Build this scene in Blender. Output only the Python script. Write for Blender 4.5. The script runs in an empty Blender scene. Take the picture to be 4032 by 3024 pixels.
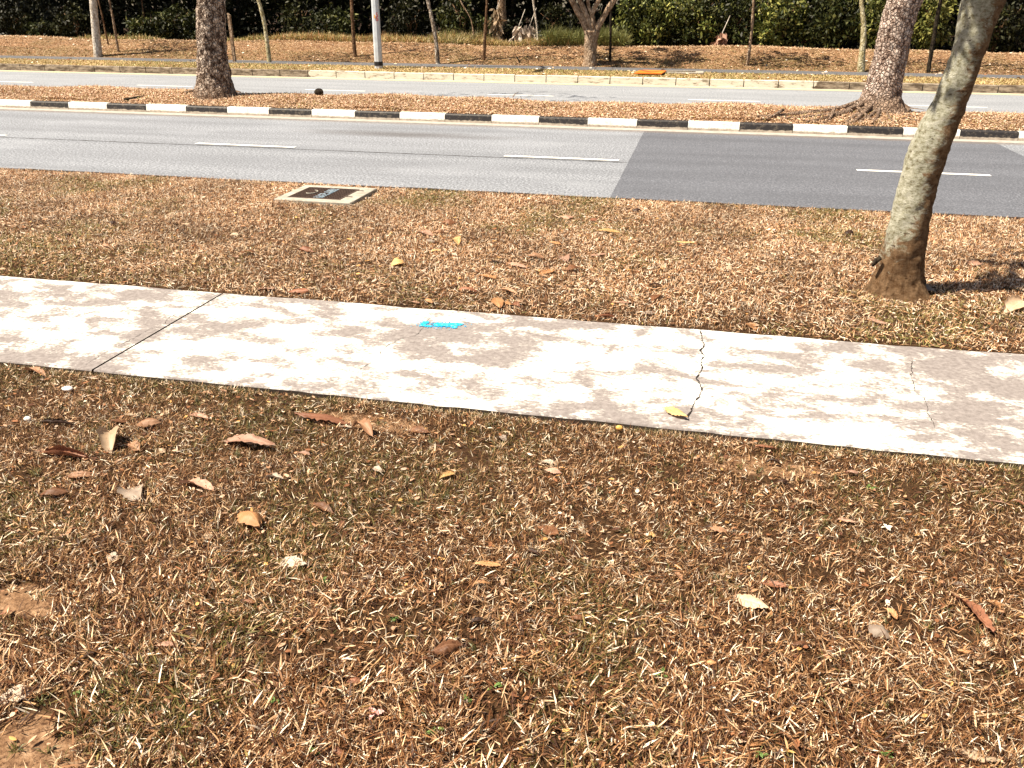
import bpy, math, random
import numpy as np
from math import radians, sin, cos, pi
from mathutils import Vector, noise as mnoise

# ------------------------------------------------------------ camera, world, sun, exposure
sc = bpy.context.scene
H = 2.0
YAW, PITCH, ROLL = radians(11.958), radians(24.398), radians(0.336)
FPX = 3270.0
fwd = np.array([-sin(YAW)*cos(PITCH), cos(YAW)*cos(PITCH), -sin(PITCH)])
r0 = np.array([cos(YAW), sin(YAW), 0.0]); u0 = np.cross(r0, fwd)
rgt = cos(ROLL)*r0 + sin(ROLL)*u0
upv = -sin(ROLL)*r0 + cos(ROLL)*u0
cam = bpy.data.cameras.new("camera"); camo = bpy.data.objects.new("camera", cam)
sc.collection.objects.link(camo); sc.camera = camo
cam.sensor_width = 36.0; cam.lens = 36.0*FPX/4032.0
cam.clip_start = 0.05; cam.clip_end = 2000
from mathutils import Matrix
M = Matrix(((rgt[0], upv[0], -fwd[0], 0), (rgt[1], upv[1], -fwd[1], 0), (rgt[2], upv[2], -fwd[2], H), (0, 0, 0, 1)))
camo.matrix_world = M

SUN_EL, SUN_AZ_X, SUN_AZ_Y = radians(60), -0.90, -0.43   # sun stands left of and a little behind the viewer
w = bpy.data.worlds.new("World"); sc.world = w; w.use_nodes = True
nt = w.node_tree; bg = nt.nodes['Background']
sky = nt.nodes.new('ShaderNodeTexSky'); sky.sky_type = 'NISHITA'; sky.sun_disc = False
sky.sun_elevation = SUN_EL; sky.sun_rotation = math.atan2(SUN_AZ_X, SUN_AZ_Y)
warm = nt.nodes.new('ShaderNodeMix'); warm.data_type = 'RGBA'; warm.blend_type = 'MULTIPLY'; warm.inputs[0].default_value = 1.0; warm.inputs[7].default_value = (1.12, .95, .80, 1)
nt.links.new(sky.outputs[0], warm.inputs[6]); nt.links.new(warm.outputs[2], bg.inputs[0]); bg.inputs[1].default_value = 0.05
sl = bpy.data.lights.new("sun", 'SUN'); sl.energy = 5.0; sl.angle = radians(0.5); sl.color = (1.0, 0.885, 0.71)
so = bpy.data.objects.new("sun", sl); sc.collection.objects.link(so)
sd = Vector((SUN_AZ_X*cos(SUN_EL), SUN_AZ_Y*cos(SUN_EL), sin(SUN_EL)))
so.rotation_euler = sd.to_track_quat('Z', 'Y').to_euler(); so.location = (0, 0, 30)
vs = sc.view_settings; vs.view_transform = 'Standard'; vs.look = 'None'; vs.gamma = 1.0; vs.exposure = 1.15
sc.cycles.max_bounces = 6

# ------------------------------------------------------------ helpers
col = sc.collection
RS = np.random.RandomState(7)
random.seed(5)
TERR = None

def gz(X, Y):
    """height of the ground (numpy arrays)"""
    X = np.asarray(X, float); Y = np.asarray(Y, float)
    prof_y = [-30, 3.90, 3.95, 5.42, 5.50, 5.8, 7.5, 9.3, 9.56, 9.60, 15.9, 15.97, 16.2, 17.0, 17.5, 18.25, 18.36, 25.3, 25.44, 25.6, 27.2, 28.9, 29.4, 31.4, 32.2, 34.5, 40, 900]
    prof_z = [-.016, -.018, -.05, -.05, -.012, .0, .02, .01, .0, -.03, -.03, .13, .17, .27, .27, .13, -.03, -.03, .17, .18, .23, .23, .33, .76, .76, .42, .4, .4]
    z = np.interp(Y, prof_y, prof_z)
    m = ((Y < 3.7) | ((Y > 5.7) & (Y < 9.3)))
    z = z + np.where(m, 0.012*np.sin(X*2.1+Y*1.3)*np.sin(Y*2.7-X*.8) + .006*np.sin(X*6.3+1)*np.sin(Y*5.1), 0)
    mm = (Y > 16.1) & (Y < 18.1)
    z = z + np.where(mm, 0.025*np.sin(X*.9+.5)+.015*np.sin(X*2.7), 0)
    m2 = np.clip((Y-29.2)/1.5, 0, 1)*np.clip((36-Y)/2, 0, 1)
    z = z + m2*(0.035*np.sin(X*.42+1.0)+0.02*np.sin(X*1.1))
    return z

K = 4032/2212.0
def ray(px, py):
    x = (px*K-2016)/FPX; y = (py*K-1512)/FPX
    return fwd + x*rgt - y*upv
def at(px, py, z=0.0):
    d = ray(px, py); t = (z-H)/d[2]; return Vector((d[0]*t, d[1]*t, z))
def on_ground(px, py):
    d = ray(px, py); t = 0.6; dt = .05
    while t < 80:
        x, y, z = d[0]*t, d[1]*t, H+d[2]*t
        if z < float(gz(x, y)): break
        t += dt*(1+t*.12)
    lo, hi = max(.3, t-dt*(1+t*.12)*1.2), t
    for _ in range(18):
        t = (lo+hi)/2
        if H+d[2]*t < float(gz(d[0]*t, d[1]*t)): hi = t
        else: lo = t
    return Vector((d[0]*hi, d[1]*hi, float(gz(d[0]*hi, d[1]*hi))))
def at_y(px, py, Y):
    d = ray(px, py); t = Y/d[1]; return Vector((d[0]*t, Y, H+d[2]*t))

def vnoise(X, Y, s, seed=0):
    X = np.asarray(X)*s+seed*17.3+1000; Y = np.asarray(Y)*s+seed*9.1+1000
    xi = np.floor(X).astype(np.int64); yi = np.floor(Y).astype(np.int64); fx = X-xi; fy = Y-yi
    def h(a, b):
        n = (a*374761393 + b*668265263 + seed*1442695) & 0x7fffffff
        n = ((n ^ (n >> 13))*1274126177) & 0x7fffffff
        return ((n ^ (n >> 16)) & 0xffff)/65535.0
    fx = fx*fx*(3-2*fx); fy = fy*fy*(3-2*fy)
    return (h(xi, yi)*(1-fx)+h(xi+1, yi)*fx)*(1-fy)+(h(xi, yi+1)*(1-fx)+h(xi+1, yi+1)*fx)*fy
def fbm(X, Y, s, seed=0, o=3):
    r = 0; a = .5; t = 0
    for i in range(o): r = r+a*vnoise(X, Y, s*2**i, seed+i*7); t += a; a *= .5
    return r/t

def link(name, me, mat=None, parent=None):
    o = bpy.data.objects.new(name, me); col.objects.link(o)
    if mat is not None:
        for m in (mat if isinstance(mat, (list, tuple)) else [mat]): me.materials.append(m)
    if parent is not None: o.parent = parent
    return o
def tag(o, label=None, cat=None, group=None, kind=None):
    if label: o['label'] = label
    if cat: o['category'] = cat
    if group: o['group'] = group
    if kind: o['kind'] = kind
    return o
def empty(name, loc, label=None, cat=None, group=None):
    o = bpy.data.objects.new(name, None); col.objects.link(o); o.location = loc
    return tag(o, label, cat, group)

def np_mesh(name, V, faces_list, smooth=False, tint=None):
    """V (n,3); faces_list: list of int arrays (m,k)"""
    me = bpy.data.meshes.new(name)
    V = np.asarray(V, np.float32)
    me.vertices.add(len(V)); me.vertices.foreach_set('co', V.ravel())
    loops = []; starts = []; tot = []; s = 0
    for F in faces_list:
        F = np.asarray(F, np.int32)
        if len(F) == 0: continue
        k = F.shape[1]; loops.append(F.ravel()); starts.append(s+np.arange(len(F))*k); tot.append(np.full(len(F), k)); s += F.size
    loops = np.concatenate(loops); starts = np.concatenate(starts); tot = np.concatenate(tot)
    me.loops.add(len(loops)); me.loops.foreach_set('vertex_index', loops.astype(np.int32))
    me.polygons.add(len(starts)); me.polygons.foreach_set('loop_start', starts.astype(np.int32)); me.polygons.foreach_set('loop_total', tot.astype(np.int32))
    if smooth: me.polygons.foreach_set('use_smooth', np.ones(len(starts), bool))
    me.update(calc_edges=True)
    if tint is not None:
        a = me.color_attributes.new('tint', 'FLOAT_COLOR', 'POINT')
        c = np.ones((len(V), 4), np.float32); c[:, :3] = tint; a.data.foreach_set('color', c.ravel())
    return me

class MB:
    def __init__(s): s.v = []; s.f = []; s.m = []
    def add(s, v, f, m=0):
        b = len(s.v); s.v += [tuple(p) for p in v]; s.f += [tuple(i+b for i in q) for q in f]; s.m += [m]*len(f)
    def box(s, x0, x1, y0, y1, z0, z1, m=0, ch=0.0):
        if ch <= 0:
            v = [(x, y, z) for z in (z0, z1) for y in (y0, y1) for x in (x0, x1)]
            s.add(v, [(0, 2, 3, 1), (4, 5, 7, 6), (0, 1, 5, 4), (2, 6, 7, 3), (0, 4, 6, 2), (1, 3, 7, 5)], m)
        else:
            c = ch
            def ring(z, i): return [(x0+i, y0+i, z), (x1-i, y0+i, z), (x1-i, y1-i, z), (x0+i, y1-i, z)]
            v = ring(z0, 0)+ring(z1-c, 0)+ring(z1, c)
            f = [(3, 2, 1, 0), (8, 9, 10, 11)]
            for a in (0, 4):
                for i in range(4): j = (i+1) % 4; f.append((a+i, a+j, a+4+j, a+4+i))
            s.add(v, f, m)
    def tube(s, pts, radii, n=8, m=0, cap=True):
        b = len(s.v); P = [Vector(p) for p in pts]
        for i, p in enumerate(P):
            t = (P[min(i+1, len(P)-1)]-P[max(i-1, 0)]).normalized()
            a = t.cross(Vector((0, 1, 0.01))); 
            if a.length < .1: a = t.cross(Vector((1, 0, 0)))
            a.normalize(); c = t.cross(a)
            for k in range(n):
                th = 2*pi*k/n; q = p+(a*cos(th)+c*sin(th))*radii[i]; s.v.append(tuple(q))
        for i in range(len(P)-1):
            for k in range(n):
                k2 = (k+1) % n; s.f.append((b+i*n+k, b+i*n+k2, b+(i+1)*n+k2, b+(i+1)*n+k)); s.m.append(m)
        if cap:
            s.f.append(tuple(b+k for k in range(n))[::-1]); s.m.append(m)
            s.f.append(tuple(b+(len(P)-1)*n+k for k in range(n))); s.m.append(m)
    def build(s, name, mat, parent=None, smooth=False):
        me = bpy.data.meshes.new(name); me.from_pydata(s.v, [], s.f)
        me.polygons.foreach_set('material_index', s.m)
        if smooth: me.polygons.foreach_set('use_smooth', [True]*len(s.f))
        me.update(); return link(name, me, mat, parent)

# ------------------------------------------------------------ materials
class NM:
    """tiny node-graph helper"""
    def __init__(s, name, rough=.8, spec=.3):
        s.m = bpy.data.materials.new(name); s.m.use_nodes = True; s.t = s.m.node_tree; s.b = s.t.nodes['Principled BSDF']
        s.b.inputs['Roughness'].default_value = rough; s.b.inputs['Specular IOR Level'].default_value = spec
        s._c = None
    def n(s, t, **kw):
        x = s.t.nodes.new(t)
        for k, v in kw.items(): setattr(x, k, v)
        return x
    def l(s, a, b): s.t.links.new(a, b)
    def co(s, scale=(1, 1, 1), kind='Object'):
        tc = s.n('ShaderNodeTexCoord'); mp = s.n('ShaderNodeMapping'); mp.inputs['Scale'].default_value = scale
        s.l(tc.outputs[kind], mp.inputs[0]); return mp.outputs[0]
    def noise(s, scale, detail=4, rough=.55, vec=None, dist=0):
        x = s.n('ShaderNodeTexNoise'); x.inputs['Scale'].default_value = scale; x.inputs['Detail'].default_value = detail
        x.inputs['Roughness'].default_value = rough; x.inputs['Distortion'].default_value = dist
        s.l(vec if vec is not None else s.co(), x.inputs['Vector']); return x.outputs['Fac']
    def vor(s, scale, vec=None, feat='F1', out='Distance'):
        x = s.n('ShaderNodeTexVoronoi'); x.feature = feat; x.inputs['Scale'].default_value = scale
        s.l(vec if vec is not None else s.co(), x.inputs['Vector']); return x.outputs[out]
    def ramp(s, f, stops, interp='LINEAR'):
        x = s.n('ShaderNodeValToRGB'); x.color_ramp.interpolation = interp; e = x.color_ramp.elements
        while len(e) < len(stops): e.new(.5)
        for q, (p, c) in zip(e, stops):
            q.position = p; q.color = (*c, 1) if not isinstance(c, (int, float)) else (c, c, c, 1)
        s.l(f, x.inputs[0]); return x.outputs[0]
    def mix(s, f, a, b, mode='MIX'):
        x = s.n('ShaderNodeMix'); x.data_type = 'RGBA'; x.blend_type = mode
        for sock, val in ((x.inputs[0], f), (x.inputs[6], a), (x.inputs[7], b)):
            if isinstance(val, (int, float)): sock.default_value = val
            elif isinstance(val, tuple): sock.default_value = (*val, 1)
            else: s.l(val, sock)
        return x.outputs[2]
    def math(s, op, a, b=0.0):
        x = s.n('ShaderNodeMath', operation=op)
        for sock, val in ((x.inputs[0], a), (x.inputs[1], b)):
            if isinstance(val, (int, float)): sock.default_value = val
            else: s.l(val, sock)
        return x.outputs[0]
    def color(s, c):
        if isinstance(c, tuple): s.b.inputs['Base Color'].default_value = (*c, 1)
        else: s.l(c, s.b.inputs['Base Color'])
        s._c = c; return s
    def bump(s, h, strength=.5, dist=.01):
        x = s.n('ShaderNodeBump'); x.inputs['Strength'].default_value = strength; x.inputs['Distance'].default_value = dist
        s.l(h, x.inputs['Height']); s.l(x.outputs[0], s.b.inputs['Normal']); return s
    def translucent(s, c, f):
        out = s.t.nodes['Material Output']; tr = s.n('ShaderNodeBsdfTranslucent'); mx = s.n('ShaderNodeMixShader')
        mx.inputs[0].default_value = f
        if isinstance(c, tuple): tr.inputs[0].default_value = (*c, 1)
        else: s.l(c, tr.inputs[0])
        s.l(s.b.outputs[0], mx.inputs[1]); s.l(tr.outputs[0], mx.inputs[2]); s.l(mx.outputs[0], out.inputs[0]); return s

def m_attr(name, rough=.75, tl=.12, spec=.25):
    m = NM(name, rough, spec); a = m.n('ShaderNodeAttribute', attribute_name='tint')
    m.color(a.outputs['Color'])
    if tl: m.translucent(a.outputs['Color'], tl)
    return m.m
M_BLADE = m_attr('dry grass blades', .6, .12, .3)
M_LITTER = m_attr('leaf litter flakes', .7, .08)
M_FOL = m_attr('foliage', .55, .12, .25)

def m_ground():
    m = NM('dry soil and thatch shade', .95, .1)
    c = m.ramp(m.noise(3, 5), [(.3, (.16, .085, .045)), (.55, (.27, .15, .08)), (.75, (.36, .22, .12))])
    g = m.ramp(m.noise(.9, 4), [(.5, 0), (.68, 1)])
    c = m.mix(m.math('MULTIPLY', g, .5), c, (.14, .12, .04))
    yy = m.n('ShaderNodeSeparateXYZ'); m.l(m.co(), yy.inputs[0])
    c = m.mix(m.ramp(m.math('MULTIPLY', yy.outputs[1], .01), [(.322, 0), (.329, 1)]), c, (.022, .014, .008))
    def spot(px, py, rx, ry):
        p = at(px, py); q = m.n('ShaderNodeVectorMath', operation='LENGTH'); mp = m.n('ShaderNodeMapping'); mp.inputs['Location'].default_value = (-p.x/rx, -p.y/ry, 0); mp.inputs['Scale'].default_value = (1/rx, 1/ry, 0)
        tc = m.n('ShaderNodeTexCoord'); m.l(tc.outputs['Object'], mp.inputs[0]); m.l(mp.outputs[0], q.inputs[0])
        return m.ramp(m.math('ADD', q.outputs['Value'], m.math('MULTIPLY', m.math('SUBTRACT', m.noise(7, 4, .6), .5), .8)), [(.75, 1), (1.1, 0)])
    soil = m.ramp(m.noise(26, 6, .75), [(.3, (.11, .058, .03)), (.5, (.25, .145, .08)), (.68, (.40, .26, .16))])
    thatch_shade = m.math('LESS_THAN', yy.outputs[1], 9.58)
    c = m.mix(thatch_shade, c, m.ramp(m.noise(45, 5, .75), [(.35, (.018, .009, .005)), (.65, (.085, .048, .022))]))  # ground under the grass blackened: shade between blades painted into its colour
    for a_ in ((60, 1640, .42, .19), (60, 1285, .24, .10), (790, 905, .40, .09), (1640, 1000, .33, .10)): c = m.mix(spot(*a_), c, soil)
    f = m.noise(60, 5, .7)
    c = m.mix(m.ramp(f, [(.35, 1), (.5, 0)]), c, (.07, .035, .02))
    m.color(c); m.bump(m.noise(90, 4, .7), .8, .012)
    return m.m
M_GROUND = m_ground()

def m_asphalt(name, dark, light, grain, scale_y=False):
    m = NM(name, .85, .25)
    g = m.noise(grain, 3, .75)
    c = m.ramp(g, [(.34, tuple(x*.55 for x in dark)), (.48, dark), (.56, light), (.7, tuple(min(1, x*1.8) for x in light))])
    big = m.noise(1.0, 4, .6, m.co((.12, 1.6, 1)))
    c = m.mix(m.ramp(big, [(.35, .35), (.60, 0)]), c, tuple(x*.62 for x in dark))
    b2 = m.noise(1.0, 3, .6, m.co((.5, .9, 1)))
    c = m.mix(m.ramp(b2, [(.5, 0), (.75, .25)]), c, tuple(x*1.3 for x in light))
    if scale_y:
        sy = m.n('ShaderNodeSeparateXYZ'); m.l(m.co(), sy.inputs[0]); t1 = m.math('SINE', m.math('MULTIPLY', m.math('ADD', sy.outputs[1], m.math('MULTIPLY', m.noise(.3, 2), .5)), 3.9))
        c = m.mix(m.ramp(t1, [(.3, 0), (1.0, .12)]), c, tuple(x*.55 for x in dark))
        k1 = m.math('ABSOLUTE', m.math('SUBTRACT', sy.outputs[1], 15.45)); k1 = m.math('ADD', k1, m.math('MULTIPLY', m.noise(5, 4, .7), .25))
        c = m.mix(m.ramp(k1, [(.12, .55), (.32, 0)]), c, (.17, .125, .09))
    if name.startswith('weathered'):  # soft canopy shadow painted into the asphalt colour as a dark patch
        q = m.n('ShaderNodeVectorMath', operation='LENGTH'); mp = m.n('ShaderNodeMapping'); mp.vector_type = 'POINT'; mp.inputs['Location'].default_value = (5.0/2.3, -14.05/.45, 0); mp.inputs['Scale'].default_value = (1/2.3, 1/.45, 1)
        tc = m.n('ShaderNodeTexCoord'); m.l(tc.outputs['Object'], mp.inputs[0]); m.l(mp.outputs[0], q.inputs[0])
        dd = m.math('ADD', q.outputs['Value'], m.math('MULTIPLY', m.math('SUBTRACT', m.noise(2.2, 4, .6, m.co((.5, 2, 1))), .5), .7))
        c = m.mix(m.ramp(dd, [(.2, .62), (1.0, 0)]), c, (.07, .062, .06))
    m.color(c); m.bump(m.noise(grain*1.0, 2, .8), .55, .006); return m
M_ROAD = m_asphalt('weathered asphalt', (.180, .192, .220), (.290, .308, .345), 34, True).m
M_NEWROAD = m_asphalt('newer smoother asphalt', (.110, .117, .140), (.140, .149, .175), 40, True).m
M_FARROAD = m_asphalt('far asphalt', (.24, .255, .285), (.29, .305, .335), 25).m
M_BIKE = m_asphalt('cycle path asphalt', (.11, .11, .12), (.13, .13, .14), 30).m

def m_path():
    m = NM('shade painted concrete', .9, .2)
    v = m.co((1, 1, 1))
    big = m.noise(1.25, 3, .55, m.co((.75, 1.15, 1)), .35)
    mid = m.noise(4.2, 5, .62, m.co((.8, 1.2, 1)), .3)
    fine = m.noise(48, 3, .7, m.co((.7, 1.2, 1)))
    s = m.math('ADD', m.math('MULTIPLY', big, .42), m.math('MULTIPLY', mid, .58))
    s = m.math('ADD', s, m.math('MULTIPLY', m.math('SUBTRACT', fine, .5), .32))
    dapple = m.ramp(s, [(.455, 1), (.495, .8), (.545, 0)])  # canopy dapple painted into the concrete colour as grey-brown patches
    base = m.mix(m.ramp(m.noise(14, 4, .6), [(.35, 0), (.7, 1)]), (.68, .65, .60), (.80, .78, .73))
    c = m.mix(m.math('MULTIPLY', dapple, .95), base, m.ramp(m.noise(30, 3, .7), [(.35, (.15, .128, .125)), (.7, (.27, .24, .235))]))
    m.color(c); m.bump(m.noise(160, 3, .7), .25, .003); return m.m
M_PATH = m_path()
M_PATHEDGE = NM('soil shade painted concrete edge').color((.06, .045, .035)).m  # slab sides: soil stain and gap shadow painted as one dark colour
def m_simple(name, a, b, scale, rough=.8, bump=0, spec=.3):
    m = NM(name, rough, spec); m.color(m.ramp(m.noise(scale, 4, .65), [(.35, a), (.65, b)]))
    if bump: m.bump(m.noise(scale*2, 4, .7), .6, bump)
    return m.m
def m_line(name, a, b):
    m = NM(name, .7, .3); m.color(m.ramp(m.noise(40, 4, .7), [(.34, b), (.42, a)])); return m.m
M_WHITE = m_line('white road paint', (.82, .81, .78), (.45, .43, .40))
M_YELLOW = m_line('yellow road paint', (.84, .70, .40), (.6, .5, .34))
M_CRACK = NM('dark crack').color((.02, .014, .012)).m
M_SEAM = NM('tar seam').color((.055, .05, .05)).m

def m_kerb(name, paint, worn):
    m = NM(name, .6, .35)
    tc = m.n('ShaderNodeTexCoord'); sp = m.n('ShaderNodeSeparateXYZ'); m.l(tc.outputs['Object'], sp.inputs[0])
    z = m.math('ADD', sp.outputs[2], m.math('MULTIPLY', m.math('SUBTRACT', m.noise(9, 5, .7), .5), .07))
    edge = m.ramp(z, [(.040, 0), (.050, 1)])
    conc = m.ramp(m.noise(14, 4, .6), [(.35, (.30, .25, .20)), (.65, (.48, .42, .35))])
    chips = m.ramp(m.noise(15, 6, .85), [(.40, .85), (.47, 0)])
    p = m.mix(chips, paint, worn)
    m.color(m.mix(edge, conc, p)); m.bump(m.noise(60, 3), .2, .003); return m.m
M_KW = m_kerb('white kerb paint', (.80, .79, .75), (.55, .52, .48))
M_KB = m_kerb('black kerb paint', (.022, .020, .022), (.13, .11, .09))
M_CONC = m_simple('pale concrete', (.44, .40, .34), (.62, .58, .51), 9, .9, .003)
M_DRAIN = m_simple('dull concrete frame', (.27, .25, .21), (.46, .43, .37), 12, .9, .003)
M_APRON = m_simple('channel concrete', (.30, .27, .24), (.44, .40, .36), 7, .9, .003)
def m_farkerb():
    m = NM('far kerb concrete', .9, .2)
    tc = m.n('ShaderNodeTexCoord'); sp = m.n('ShaderNodeSeparateXYZ'); m.l(tc.outputs['Object'], sp.inputs[0])
    x = sp.outputs[0]
    xx = m.math('ADD', x, m.math('MULTIPLY', m.math('SUBTRACT', m.noise(2, 3), .5), 1.2))
    inside = m.math('MULTIPLY', m.math('GREATER_THAN', xx, -11.6), m.math('LESS_THAN', xx, 3.2))
    st = m.ramp(m.noise(6, 5, .7, m.co((.6, 1, 2.2))), [(.40, (.10, .075, .055)), (.62, (.36, .30, .24))])
    cl = m.ramp(m.noise(6, 5, .7, m.co((.6, 1, 2.2))), [(.36, (.26, .22, .17)), (.46, (.60, .56, .48)), (.7, (.70, .67, .60))])
    m.color(m.mix(inside, st, cl)); return m.m
M_FKERB = m_farkerb()

def m_bark(name, cols, scale, base=None, bump=.02, z0=.6, stretch=(1, 1, .6)):
    m = NM(name, .95, .1)
    v = m.co(stretch)
    f = m.noise(scale, 6, .72, v, .6)
    c = m.ramp(f, [(.36, cols[0]), (.47, cols[1]), (.60, cols[2])])
    vr = m.vor(scale*1.5, v, 'DISTANCE_TO_EDGE')
    c = m.mix(m.ramp(vr, [(.02, .75), (.09, 0)]), c, cols[0])
    if base is not None:
        tc = m.n('ShaderNodeTexCoord'); sp = m.n('ShaderNodeSeparateXYZ'); m.l(tc.outputs['Object'], sp.inputs[0])
        z = m.math('ADD', sp.outputs[2], m.math('MULTIPLY', m.math('SUBTRACT', m.noise(5, 4, .7), .5), .7))
        bc = m.ramp(m.noise(scale*1.3, 5, .7, v), [(.35, base[0]), (.65, base[1])])
        c = m.mix(m.ramp(z, [(z0-.12, 0), (z0+.12, 1)]), bc, c)
    m.color(c)
    h = m.math('ADD', m.math('MULTIPLY', m.ramp(vr, [(0, 0), (.2, 1)]), .7), f)
    m.bump(h, 1.0, bump); return m.m
def m_lichen():
    m = NM('lichen covered bark', .95, .1)
    v = m.co((1, 1, 1.5))
    f = m.noise(7, 6, .7, v, .5)
    pale = m.ramp(m.noise(26, 5, .7, v), [(.36, (.26, .23, .14)), (.47, (.54, .53, .40)), (.62, (.76, .75, .64))])
    brown = m.ramp(m.noise(24, 5, .7, v), [(.35, (.16, .085, .04)), (.65, (.40, .26, .15))])
    # pale lichen on the sunlit side, brown bark and painted shade on the other
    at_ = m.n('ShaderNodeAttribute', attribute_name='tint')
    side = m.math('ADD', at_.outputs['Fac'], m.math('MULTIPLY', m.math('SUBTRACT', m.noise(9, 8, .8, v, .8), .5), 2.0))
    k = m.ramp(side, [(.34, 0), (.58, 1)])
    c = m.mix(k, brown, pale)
    spots = m.ramp(m.noise(15, 3, .6, m.co((1, 1, 2.6))), [(.30, 1), (.34, 0)])
    c = m.mix(m.math('MULTIPLY', spots, .8), c, (.05, .022, .012))
    ck = m.noise(46, 6, .8, m.co((1, 1, 2.6)), 1.6); c = m.mix(m.ramp(ck, [(.35, .8), (.43, 0)]), c, (.10, .055, .03))
    tz = m.n('ShaderNodeSeparateXYZ'); m.l(m.co(), tz.inputs[0]); rg = m.noise(14, 4, .7, m.co((1, 1, .25)), .4)
    low = m.math('MULTIPLY', m.ramp(tz.outputs[2], [(.30, 1), (.55, 0)]), m.ramp(rg, [(.40, 1), (.52, 0)])); c = m.mix(m.math('MULTIPLY', low, .55), c, (.045, .02, .01))
    m.color(c)
    m.bump(m.math('ADD', ck, m.math('MULTIPLY', f, .6)), 1.0, .045); return m.m
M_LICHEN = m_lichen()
M_SCALY1 = m_bark('dark scaly bark', [(.03, .018, .012), (.17, .115, .085), (.66, .55, .46)], 13, ((.07, .04, .025), (.26, .18, .13)), .03, .35, (1, 1, .75))
M_SCALY2 = m_bark('pinkish scaly bark', [(.07, .042, .032), (.36, .26, .21), (.74, .63, .56)], 12, ((.10, .06, .04), (.44, .32, .24)), .04, .55, (1, 1, .8))
def thin_bark(name, a, b, c): return m_bark(name, [a, b, c], 9, None, .01)
M_BWHITE = thin_bark('whitish bark', (.30, .24, .18), (.58, .52, .45), (.75, .70, .64))
M_BBROWN = thin_bark('brown bark', (.06, .03, .015), (.14, .08, .045), (.25, .16, .10))
M_BSPECK = thin_bark('speckled bark', (.07, .045, .03), (.26, .20, .15), (.62, .56, .48))
M_BYELL = thin_bark('yellowish bark', (.20, .16, .07), (.44, .38, .22), (.60, .56, .42))
M_BDARK = thin_bark('blackish bark', (.012, .010, .008), (.03, .022, .016), (.06, .05, .035))
M_BTAN = thin_bark('tan bark', (.12, .07, .04), (.30, .21, .14), (.45, .35, .26))
M_STEEL = m_simple('pale galvanised steel', (.46, .50, .55), (.58, .62, .66), 5, .45, 0, .5)
M_BLACKP = NM('black band', .6).color((.02, .02, .022)).m
M_RED = NM('red numerals', .6).color((.55, .03, .02)).m
M_ORSTICK = NM('orange sticker', .6).color((.75, .38, .10)).m
M_IRON = m_simple('rusty cast iron', (.045, .028, .022), (.10, .06, .045), 30, .7, .003, .4)
M_BLUEW = m_simple('faded pale blue paint', (.10, .16, .22), (.42, .52, .60), 30, .7)
_b = NM('sprayed blue paint', .7); _b.color(_b.mix(_b.ramp(_b.noise(55, 5, .8), [(.36, .85), (.46, 0)]), (.01, .38, .72), (.42, .50, .54))); M_BLUE = _b.m
M_ORANGE = m_simple('orange plastic', (.72, .17, .02), (.80, .24, .04), 5, .5)
M_ORDARK = NM('dark stripe', .7).color((.16, .07, .03)).m
M_HOLE = NM('dark hollow', 1, 0).color((.012, .008, .006)).m

# ------------------------------------------------------------ ground, roads, paths
def grid_sheet(name, xs, ys, zf, mat, parent=None):
    X, Y = np.meshgrid(xs, ys); Z = zf(X, Y)
    V = np.stack([X.ravel(), Y.ravel(), Z.ravel()], 1); nx = len(xs); ny = len(ys)
    i = (np.arange(ny-1)[:, None]*nx+np.arange(nx-1)[None]).ravel()
    F = np.stack([i, i+1, i+1+nx, i+nx], 1)
    return link(name, np_mesh(name, V, [F], True), mat, parent)
xs = np.concatenate([[-900, -300, -100, -60], np.arange(-45, 30, .3), [45, 90, 300, 900]])
ys = np.unique(np.concatenate([[-60, -20, -5], np.arange(0, 9.3, .15), [3.80, 3.93, 5.42, 5.5, 5.8, 9.3, 9.56, 9.6, 12, 15, 15.9, 15.97], np.arange(16.1, 18.3, .12), [18.25, 18.36, 20, 23, 25.3, 25.44, 25.6], np.arange(26, 40, .25), [45, 60, 90, 200, 500, 900]]))
tag(grid_sheet('ground', xs, ys, gz, M_GROUND), kind='structure')

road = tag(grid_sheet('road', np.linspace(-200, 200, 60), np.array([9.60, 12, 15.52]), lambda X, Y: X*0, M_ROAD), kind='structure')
patch = tag(grid_sheet('resurfaced_road', np.array([0, 5.76]), np.array([9.62, 12, 15.52]), lambda X, Y: X*0+.004, M_NEWROAD), kind='structure')
for v in patch.data.vertices: v.co.x += -0.90 if v.co.x < 1 else -0.91
far_road = tag(grid_sheet('far_road', np.linspace(-200, 200, 60), np.array([18.36, 22, 25.30]), lambda X, Y: X*0, M_FARROAD), kind='structure')
tag(grid_sheet('cycle_path', np.linspace(-200, 200, 60), np.array([27.35, 28.85]), lambda X, Y: X*0+.245, M_BIKE), kind='structure')
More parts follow.
